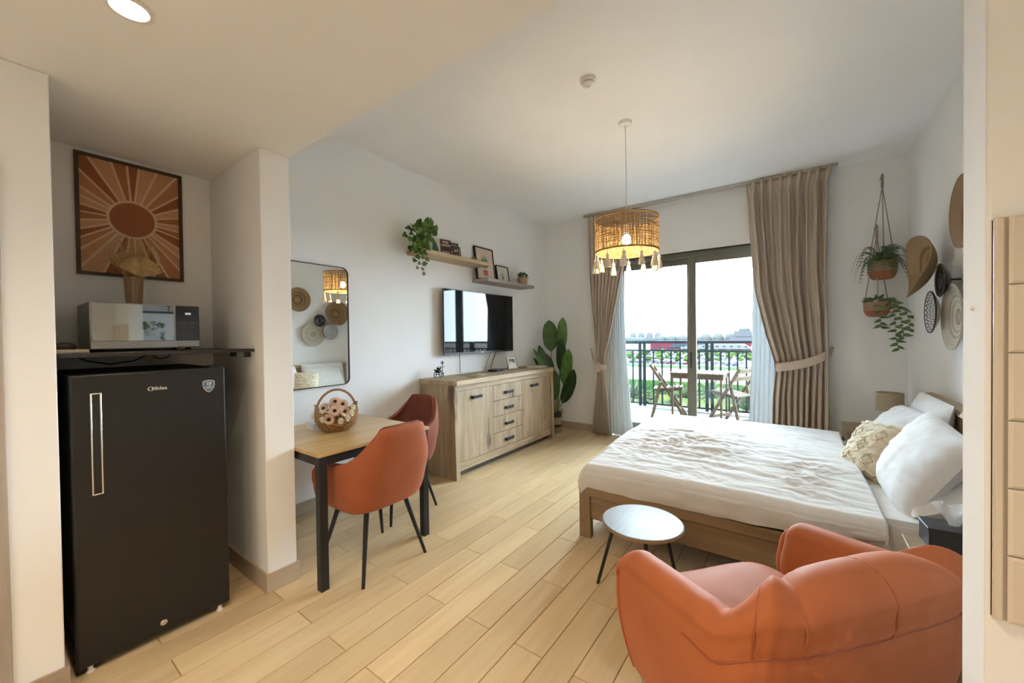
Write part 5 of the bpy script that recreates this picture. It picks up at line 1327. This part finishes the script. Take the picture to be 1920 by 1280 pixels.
# ================================================================== ARMCHAIR  (local +x is the way it faces)
ac = thing('armchair', 'orange velvet armchair with a channelled back in the foreground', 'armchair', (3.043, 1.546, 0), math.atan2(.64, -.77))
vel2 = mat('orange_velvet', (.42, .125, .045), .6, var=.10, nscale=4, sheen=.6, bmp=.04, bscale=260, spec=.2)
def ashell(u, v):
    """outer tub: side arm, round the back, other arm; v runs up the outside, over the top and down inside"""
    s = u*2-1; a = abs(s); sg = 1 if s >= 0 else -1
    HW, FR, BK = .425, .245, -.315
    if a > .46:
        q = (a-.46)/.54; p = Vector((lerp(BK+.16, FR, q), sg*HW)); nrm = Vector((0, sg)); arm = 1.
    else:
        th = a/.46*PI/2; e = .58
        p = Vector((BK+.16-.16*abs(math.cos(th))**e, sg*HW*abs(math.sin(th))**e)); nrm = Vector((-math.cos(th), sg*math.sin(th))).normalized(); arm = sstep((a-.22)/.2)
    ztop = lerp(.735, lerp(.655, .600, max(0, (a-.46)/.54)), arm)
    th_ = lerp(.17, .115, arm)                              # wall thickness
    if a > .90: c = (a-.90)/.10; ztop -= .045*c*c; th_ *= 1-.30*c*c
    lobe = .034*(1-arm)*abs(math.sin(s*PI*3.6+PI/2))**.75
    if v < .42:                                            # outside
        q = v/.42; z = lerp(.15, ztop-.055, q); off = -.055*(1-q)**1.6-.006+.035*math.sin(q*PI)*(1-arm)*.6+.012*math.sin(q*PI)
        z2 = z
    elif v < .70:                                          # rolled top
        q = (v-.42)/.28; g = q*PI; off = -th_*.5*(1-math.cos(g)); z2 = ztop-.055+(.055+lobe)*math.sin(g)
    else:                                                  # inside
        q = (v-.70)/.30; off = -th_-.02*math.sin(q*PI)-.03*q*(1-arm)-lobe*.8*(1-q); z2 = lerp(ztop-.055, .33, q)
    lean = -.05*sstep((z2-.35)/.4)*(1-arm)
    pl_ = (.0045*math.sin(s*150+5*nz(s*6, v*5, 3))*math.exp(-((v-.375)/.07)**2)+.003*math.sin(s*110+6*nz(s*9, v*3, 8))*math.exp(-((v-.62)/.09)**2))*(.04+.8*(1-arm))*max(0, .35+1.3*nz(s*7, 2, 1))
    groove = -.011*math.exp(-((v-22/60)/.012)**2)*(1-arm)
    off += pl_+groove
    w = p+nrm*(off)
    return (w.x+lean, w.y, z2)
MB().grid(ashell, 301, 61).build('shell', vel2, ac, ang=80)
for e in (0., 1.):                                        # rounded arm fronts
    ring = [Vector(ashell(e, j/30)) for j in range(31)]; c = sum(ring, Vector())/31
    vs = []
    for t in range(6):
        f = t/5; k = math.cos(f*PI/2)
        for p in ring: q = c+(p-c)*k; vs.append((q.x+.045*math.sin(f*PI/2), q.y, q.z))
    n = 31; fs = [(t*n+j, t*n+(j+1) % n, (t+1)*n+(j+1) % n, (t+1)*n+j) for t in range(5) for j in range(n)]
    if e == 0.: fs = [f[::-1] for f in fs]
    MB().add(vs, fs).build('arm_front', vel2, ac, ang=80)
for e in (0.008, .992):
    pts = [Vector(ashell(e, j/30)) for j in range(0, 24)]; MB().tube(pts, .0032, 5).build('piping', mat('orange_piping', (.30, .08, .03), .6, sheen=.3), ac)
for k in range(1, 6):                                      # seams between the back channels
    u = .5+(k-3)*.0695; pts = [Vector(ashell(u, lerp(.37, .98, j/24)))+Vector((0, 0, -.002)) for j in range(25)]; MB().tube(pts, .003, 5).build('seam', mat('orange_piping', (.30, .08, .03), .6, sheen=.3), ac)
pts = [Vector(ashell(lerp(.24, .76, j/240), 22/60)) for j in range(241)]
MB().tube(pts, .0036, 5).build('seam', mat('orange_piping', (.30, .08, .03), .6, sheen=.3), ac)   # where the puffed top meets the outer shell
def aseat(u, v):
    a = v*2*PI; ex = .42; cx, sy = math.cos(a), math.sin(a); r = u
    x = .06+.265*math.copysign(abs(cx)**ex, cx)*r; y = .305*math.copysign(abs(sy)**ex, sy)*r
    return (x, y, .40+.035*(1-r**5)+.004*nz(x*8, y*8, 2))
m = MB().grid(aseat, 10, 48, cv=True)
def aside(u, v):
    p = aseat(1, v); k = 1+.025*math.sin(u*PI); return (.06+(p[0]-.06)*k, p[1]*k, lerp(p[2], .24, u))
m.grid(aside, 7, 48, cv=True); m.grid(lambda u, v: (.06+(aside(1, v)[0]-.06)*(1-u), aside(1, v)[1]*(1-u), .24), 3, 48, cv=True)
m.build('seat_cushion', vel2, ac, ang=70)
MB().grid(lambda u, v: (lerp(-.28, .25, u), lerp(-.36, .36, v), .20), 4, 4).build('base_panel', dark_grey, ac, solid=.08, soff=1)
for sx in (-1, 1):
    for sy in (-1, 1): MB().tube([(sx*.19, sy*.27, .22), (sx*.225, sy*.31, 0)], [.02, .011], 12).build('leg', black_metal, ac)

# ================================================================== RIGHT WALL
def wplate(name, label, y, z, r, dep, mats, tilt=(0, 0), stand=.03, bands=None, wav=0.):
    p = thing(name, label, 'wall plate', (W-stand, y, z)); p.rotation_euler = (0, -PI/2+tilt[0], tilt[1])
    if not bands: bands = [(1., 0)]
    r0 = 0.
    for k, (rb_, mi) in enumerate(bands):
        prof = []
        for i in range(7):
            t = lerp(r0, rb_, i/6); prof.append((t*r, dep*t**2.2))
        def fn(q, a, rr, zz): return (q[0], q[1], q[2]+wav*math.sin(2*a+.6)*(rr/r)**2)
        MB().lathe(prof, 48, caps=False, fn=fn).build('coil_band', mats[mi], p, solid=.006)
        r0 = rb_
    MB().tube([(0, 0, -.002), (0, 0, -stand+.002)], .006, 8).build('hanger', black_metal, p)
    def fn2(t): a = 2*PI*t/48; return (r*math.cos(a), r*math.sin(a), dep+wav*math.sin(2*a+.6))
    MB().tube([fn2(t) for t in range(49)], .005, 6).build('rim', mats[0], p)
    return p
coil = lambda n, a, b: weave(n, a, b, 150)
cb = coil('coil_brown', (.24, .145, .065), (.42, .27, .13)); cdk = coil('coil_rust', (.17, .075, .03), (.27, .125, .05)); cbg = coil('coil_beige', (.42, .36, .27), (.60, .54, .43)); ctn = coil('coil_taupe', (.24, .195, .14), (.38, .32, .24))
wplate('woven_plate', 'brown coiled wall plate highest up, nearest the wall edge', 3.345, 2.055, .205, .055, [cb, cdk], bands=[(.28, 0), (.45, 1), (.58, 0), (.64, 1), (1., 0)])
wplate('woven_plate', 'large brown wavy-brimmed woven wall plate beside the hanging plants', 4.02, 1.825, .215, .10, [cb, cdk], tilt=(.10, .06), stand=.06, bands=[(.28, 0), (.44, 1), (.60, 0), (.66, 1), (1., 0)], wav=.028)
wplate('metal_plate', 'small black metal wall bowl between the woven plates', 3.705, 1.70, .105, .045, [black_gloss], stand=.05)
wplate('woven_plate', 'pale beige coiled wall plate lowest above the headboard', 3.61, 1.457, .205, .035, [cbg, ctn], bands=[(.26, 1), (.45, 0), (.49, 1), (.62, 0), (.66, 1), (.88, 0), (1., 0)])
zz = thing('zigzag_plate', 'black and white zigzag patterned wall plate', 'wall plate', (W-.06, 3.90, 1.502)); zz.rotation_euler = (0, -PI/2, 0)
wm, bm = mat('plate_white', (.72, .71, .68), .6), mat('plate_black', (.025, .025, .028), .6)
R7, DP = .142, .042
def dz(r): return DP*(r/R7)**2.2
MB().lathe([(R7*i/8, dz(R7*i/8)) for i in range(9)], 48, caps=False).build('dish', wm, zz, solid=.005)
for rg_ in range(4):
    rc = R7*(.38+.165*rg_); n = 24; vs = []
    for i in range(n*2):
        a = PI*i/n; rr = rc+(.009 if i % 2 else -.009); 
        for o in (-.0045, .0045): q = rr+o; vs.append((q*math.cos(a), q*math.sin(a), dz(q)+.0034))
    MB().add(vs, [(2*i, 2*i+1, (2*i+3) % (4*n), (2*i+2) % (4*n)) for i in range(2*n)]).build('zigzag_ring', bm, zz, smooth=False)
MB().tube([(R7*math.cos(2*PI*t/40), R7*math.sin(2*PI*t/40), DP) for t in range(41)], .0045, 6).build('rim', bm, zz)
MB().lathe([(.012, .004), (.02, .0045)], 20, caps=False).build('centre_ring', bm, zz); MB().tube([(0, 0, 0), (0, 0, -.058)], .006, 8).build('hanger', black_metal, zz)

# hanging planters
jw = weave('planter_jute', (.26, .155, .085), (.46, .31, .19), 70); jt = mat('planter_terracotta', (.30, .105, .05), .85, bmp=.3, bscale=90); rope = mat('planter_rope', (.30, .24, .19), .9)
def planter(loc, r, h, top, lab, ztop):
    p = thing('hanging_planter', lab, 'planter', loc)
    MB().lathe([(r*.55, .0), (r*.74, .012), (r*.88, h*.24), (r*.96, h*.42)], 32, caps=True).build('pot_base', jt, p)
    def cords(q, a, rr, z): k = 1+.012*math.sin(z*2*PI/.018); return (q[0]*k, q[1]*k, q[2])
    MB().lathe([(r*.94, h*.40+.0)]+[(r*lerp(.95, 1.0, i/14), lerp(h*.40, h, i/14)) for i in range(15)]+[(r*.94, h), (r*.92, h*.6), (0, h*.6)], 32, caps=False, fn=cords).build('pot_upper', jw, p)
    zt = ztop-loc[2]
    for k in range(3):
        a = k*2*PI/3+.5; MB().tube([(r*.97*math.cos(a), r*.97*math.sin(a), h*.55), (r*.97*math.cos(a), r*.97*math.sin(a), h), (0, 0, zt-.10)], .0042, 6).build('rope', rope, p)
    MB().tube([(0, 0, zt-.115), (0, 0, zt-.03), (0, .0, zt)], [.011, .010, .012], 8).build('rope_knot', rope, p)
    return p
HPY = 5.035
p1 = planter((3.775, HPY, 1.862), .108, .165, 0, 'upper hanging planter with a drooping fern', 2.835)
p2 = planter((3.735, HPY-.01, 1.512), .098, .138, 0, 'lower hanging planter with a trailing variegated plant', 2.37)
for x, z, lab in ((3.775, 2.83, 'small wall hook above the upper hanging planter'), (3.735, 2.365, 'small wall hook above the lower hanging planter')): tag(MB().tube([(x, D-.001, z+.004), (x, HPY+.016, z+.004), (x, HPY+.004, z+.02)], .004, 6).build('wall_hook', dark_grey), lab, 'hook')
fern_m = leafmat('fern_green', (.04, .095, .025), (.10, .18, .05)); fern_g = leafmat('fern_grey', (.085, .125, .08), (.16, .21, .13))
rnd = random.Random(41)
def frond(par, a, L, rise, m, z0):
    mb = MB(); d = Vector((math.cos(a), math.sin(a), 0)); s = Vector((-math.sin(a), math.cos(a), 0)); n = 17; prev = None; pts = []
    for i in range(n+1):
        t = i/n; p = Vector((0, 0, z0))+d*(L*(.75*t+.1*math.sin(PI*t)))+Vector((0, 0, rise*math.sin(min(1, t*1.2)*PI*.5)*L-1.35*L*t**2.2*(1-rise*.35))); pts.append(p)
    mb.tube(pts, [.0016*(1-.8*i/n) for i in range(n+1)], 4)
    for i in range(2, n+1):
        t = i/n; w = .030*math.sin(PI*(.12+.85*t))+.004; tdir = (pts[i]-pts[i-1]).normalized()
        for sg in (-1, 1):
            e = pts[i]+s*sg*w+tdir*.008; b0, b1 = pts[i]-tdir*.0055, pts[i]+tdir*.0055
            mb.add([b0, b1, (b1+e)/2+tdir*.004, e, (b0+e)/2-tdir*.002], [(0, 1, 2, 3, 4)])
    mb.build('fern_frond', m, par, smooth=False)
for k in range(46):
    a = k*2.39996+rnd.uniform(-.2, .2); y = math.sin(a)
    L = rnd.uniform(.18, .31)*(1 if y < .3 else .5); frond(p1, a, L, rnd.uniform(.35, .95), fern_g if k % 4 == 0 else fern_m, .15)
vl = leafmat('variegated_leaf', (.06, .12, .045), (.12, .19, .07)); vc = mat('leaf_margin', (.52, .55, .38), .5)
m = heart_leaf(.060, .026, .10, 1.); vleaf = m.mesh('leaf', vl)
m2 = heart_leaf(.062, .031, .06, 1.); m2.v = [(x, y, z-.0012) for x, y, z in m2.v]; vrim = m2.mesh('leaf_margin', vc)
def vput(p, d, s, roll=0.):
    R = look(d, (-.15, -1, .35)) @ Matrix.Rotation(roll, 3, 'X'); l = inst(vleaf, 'leaf', p2, p, R, s); inst(vrim, 'leaf_margin', l, (0, 0, 0))
for k in range(26):
    a = k*2.4; r = rnd.uniform(.02, .085); vput(Vector((r*math.cos(a), r*math.sin(a)*.8-.01, .135+rnd.uniform(0, .035))), (math.cos(a), math.sin(a)*.5-.3, rnd.uniform(-.1, .6)), rnd.uniform(.9, 1.2), rnd.uniform(-.4, .4))
for pts, n in (([(.06, -.05, .14), (.115, -.075, .12), (.145, -.08, .02), (.165, -.08, -.10), (.170, -.075, -.20)], 13), ([(.05, -.06, .14), (.10, -.085, .10), (.115, -.09, -.05), (.120, -.09, -.20), (.135, -.088, -.30)], 15), ([(.0, -.07, .13), (.01, -.105, .10), (.01, -.11, 0), (.015, -.108, -.06), (.02, -.105, -.10)], 8), ([(.05, -.03, .14), (.11, -.05, .13), (.19, -.06, .04), (.215, -.06, -.06), (.205, -.06, -.13)], 10)):
    pts = [Vector(p) for p in pts]; MB().tube(pts, .0018, 5).build('vine', stem_m, p2)
    for k in range(n):
        t = .6+k/(n-1)*3.4; i = min(3, int(t)); p = pts[i].lerp(pts[i+1], min(1, t-i)); sg = 1 if k % 2 else -1
        vput(p, (sg*.85, -.25, -.35+rnd.uniform(-.25, .25)), rnd.uniform(.85, 1.15), rnd.uniform(-.4, .4))

# behind the wall edge: the picture and the ledge plant that the microwave door mirrors
pr_ = thing('botanical_print', 'black-framed botanical print on the wall behind the near wall edge', 'picture', (W, 1.42, 2.0), PI)
hw, hh, ft = .28, .30, .022
MB().box(.001, .022, -hw, -hw+ft, -hh, hh).box(.001, .022, hw-ft, hw, -hh, hh).box(.001, .022, -hw+ft, hw-ft, hh-ft, hh).box(.001, .022, -hw+ft, hw-ft, -hh, -hh+ft).build('frame', black_metal, pr_)
q = B(.002, .012, -hw+ft*.8, hw-ft*.8, -hh+ft*.8, hh-ft*.8).build('print', mat('print_grey_paper', (.60, .58, .56), .6), pr_)
flat(q, [(-.006, -.27), (.006, -.27), (.006, .2), (-.006, .2)], black_metal, .012)
for k in range(5):
    for s in (-1, 1): z = -.22+k*.085; flat(q, [(0, z), (s*.05, z+.018), (s*.085, z+.05), (s*.04, z+.045)], black_metal, .012)
lg_ = thing('wall_ledge', 'small white wall ledge behind the near wall edge', 'shelf', (W, 1.24, 1.43), PI)
B(.001, .12, -.11, .11, -.03, 0).build('board', white_pl, lg_, bevel=.002); B(.001, .012, -.08, .08, -.10, -.03).build('bracket', white_pl, lg_)
lp2 = thing('ledge_plant', 'dark trailing plant on the small white ledge', 'plant', (W-.06, 1.24, 1.43))
MB().lathe([(0, 0), (.04, 0), (.045, .06), (.04, .06), (0, .05)], 18).build('pot', white_pl, lp2)
for k in range(46):
    a = rnd.uniform(0, 2*PI); r = rnd.uniform(.02, .075); put_leaf(lp2, lm[1], (-.01+r*math.cos(a)*.6, r*1.5*math.sin(a), .07+rnd.uniform(0, .09)), (-.6, math.sin(a), rnd.uniform(-.3, .5)), rnd.uniform(.5, .8))
for k in range(14): put_leaf(lp2, lm[1], (-.075, .09+.03*rnd.uniform(-1, 1), .05-k*.014), (-.5, rnd.uniform(-1, 1), -.6), rnd.uniform(.5, .8))
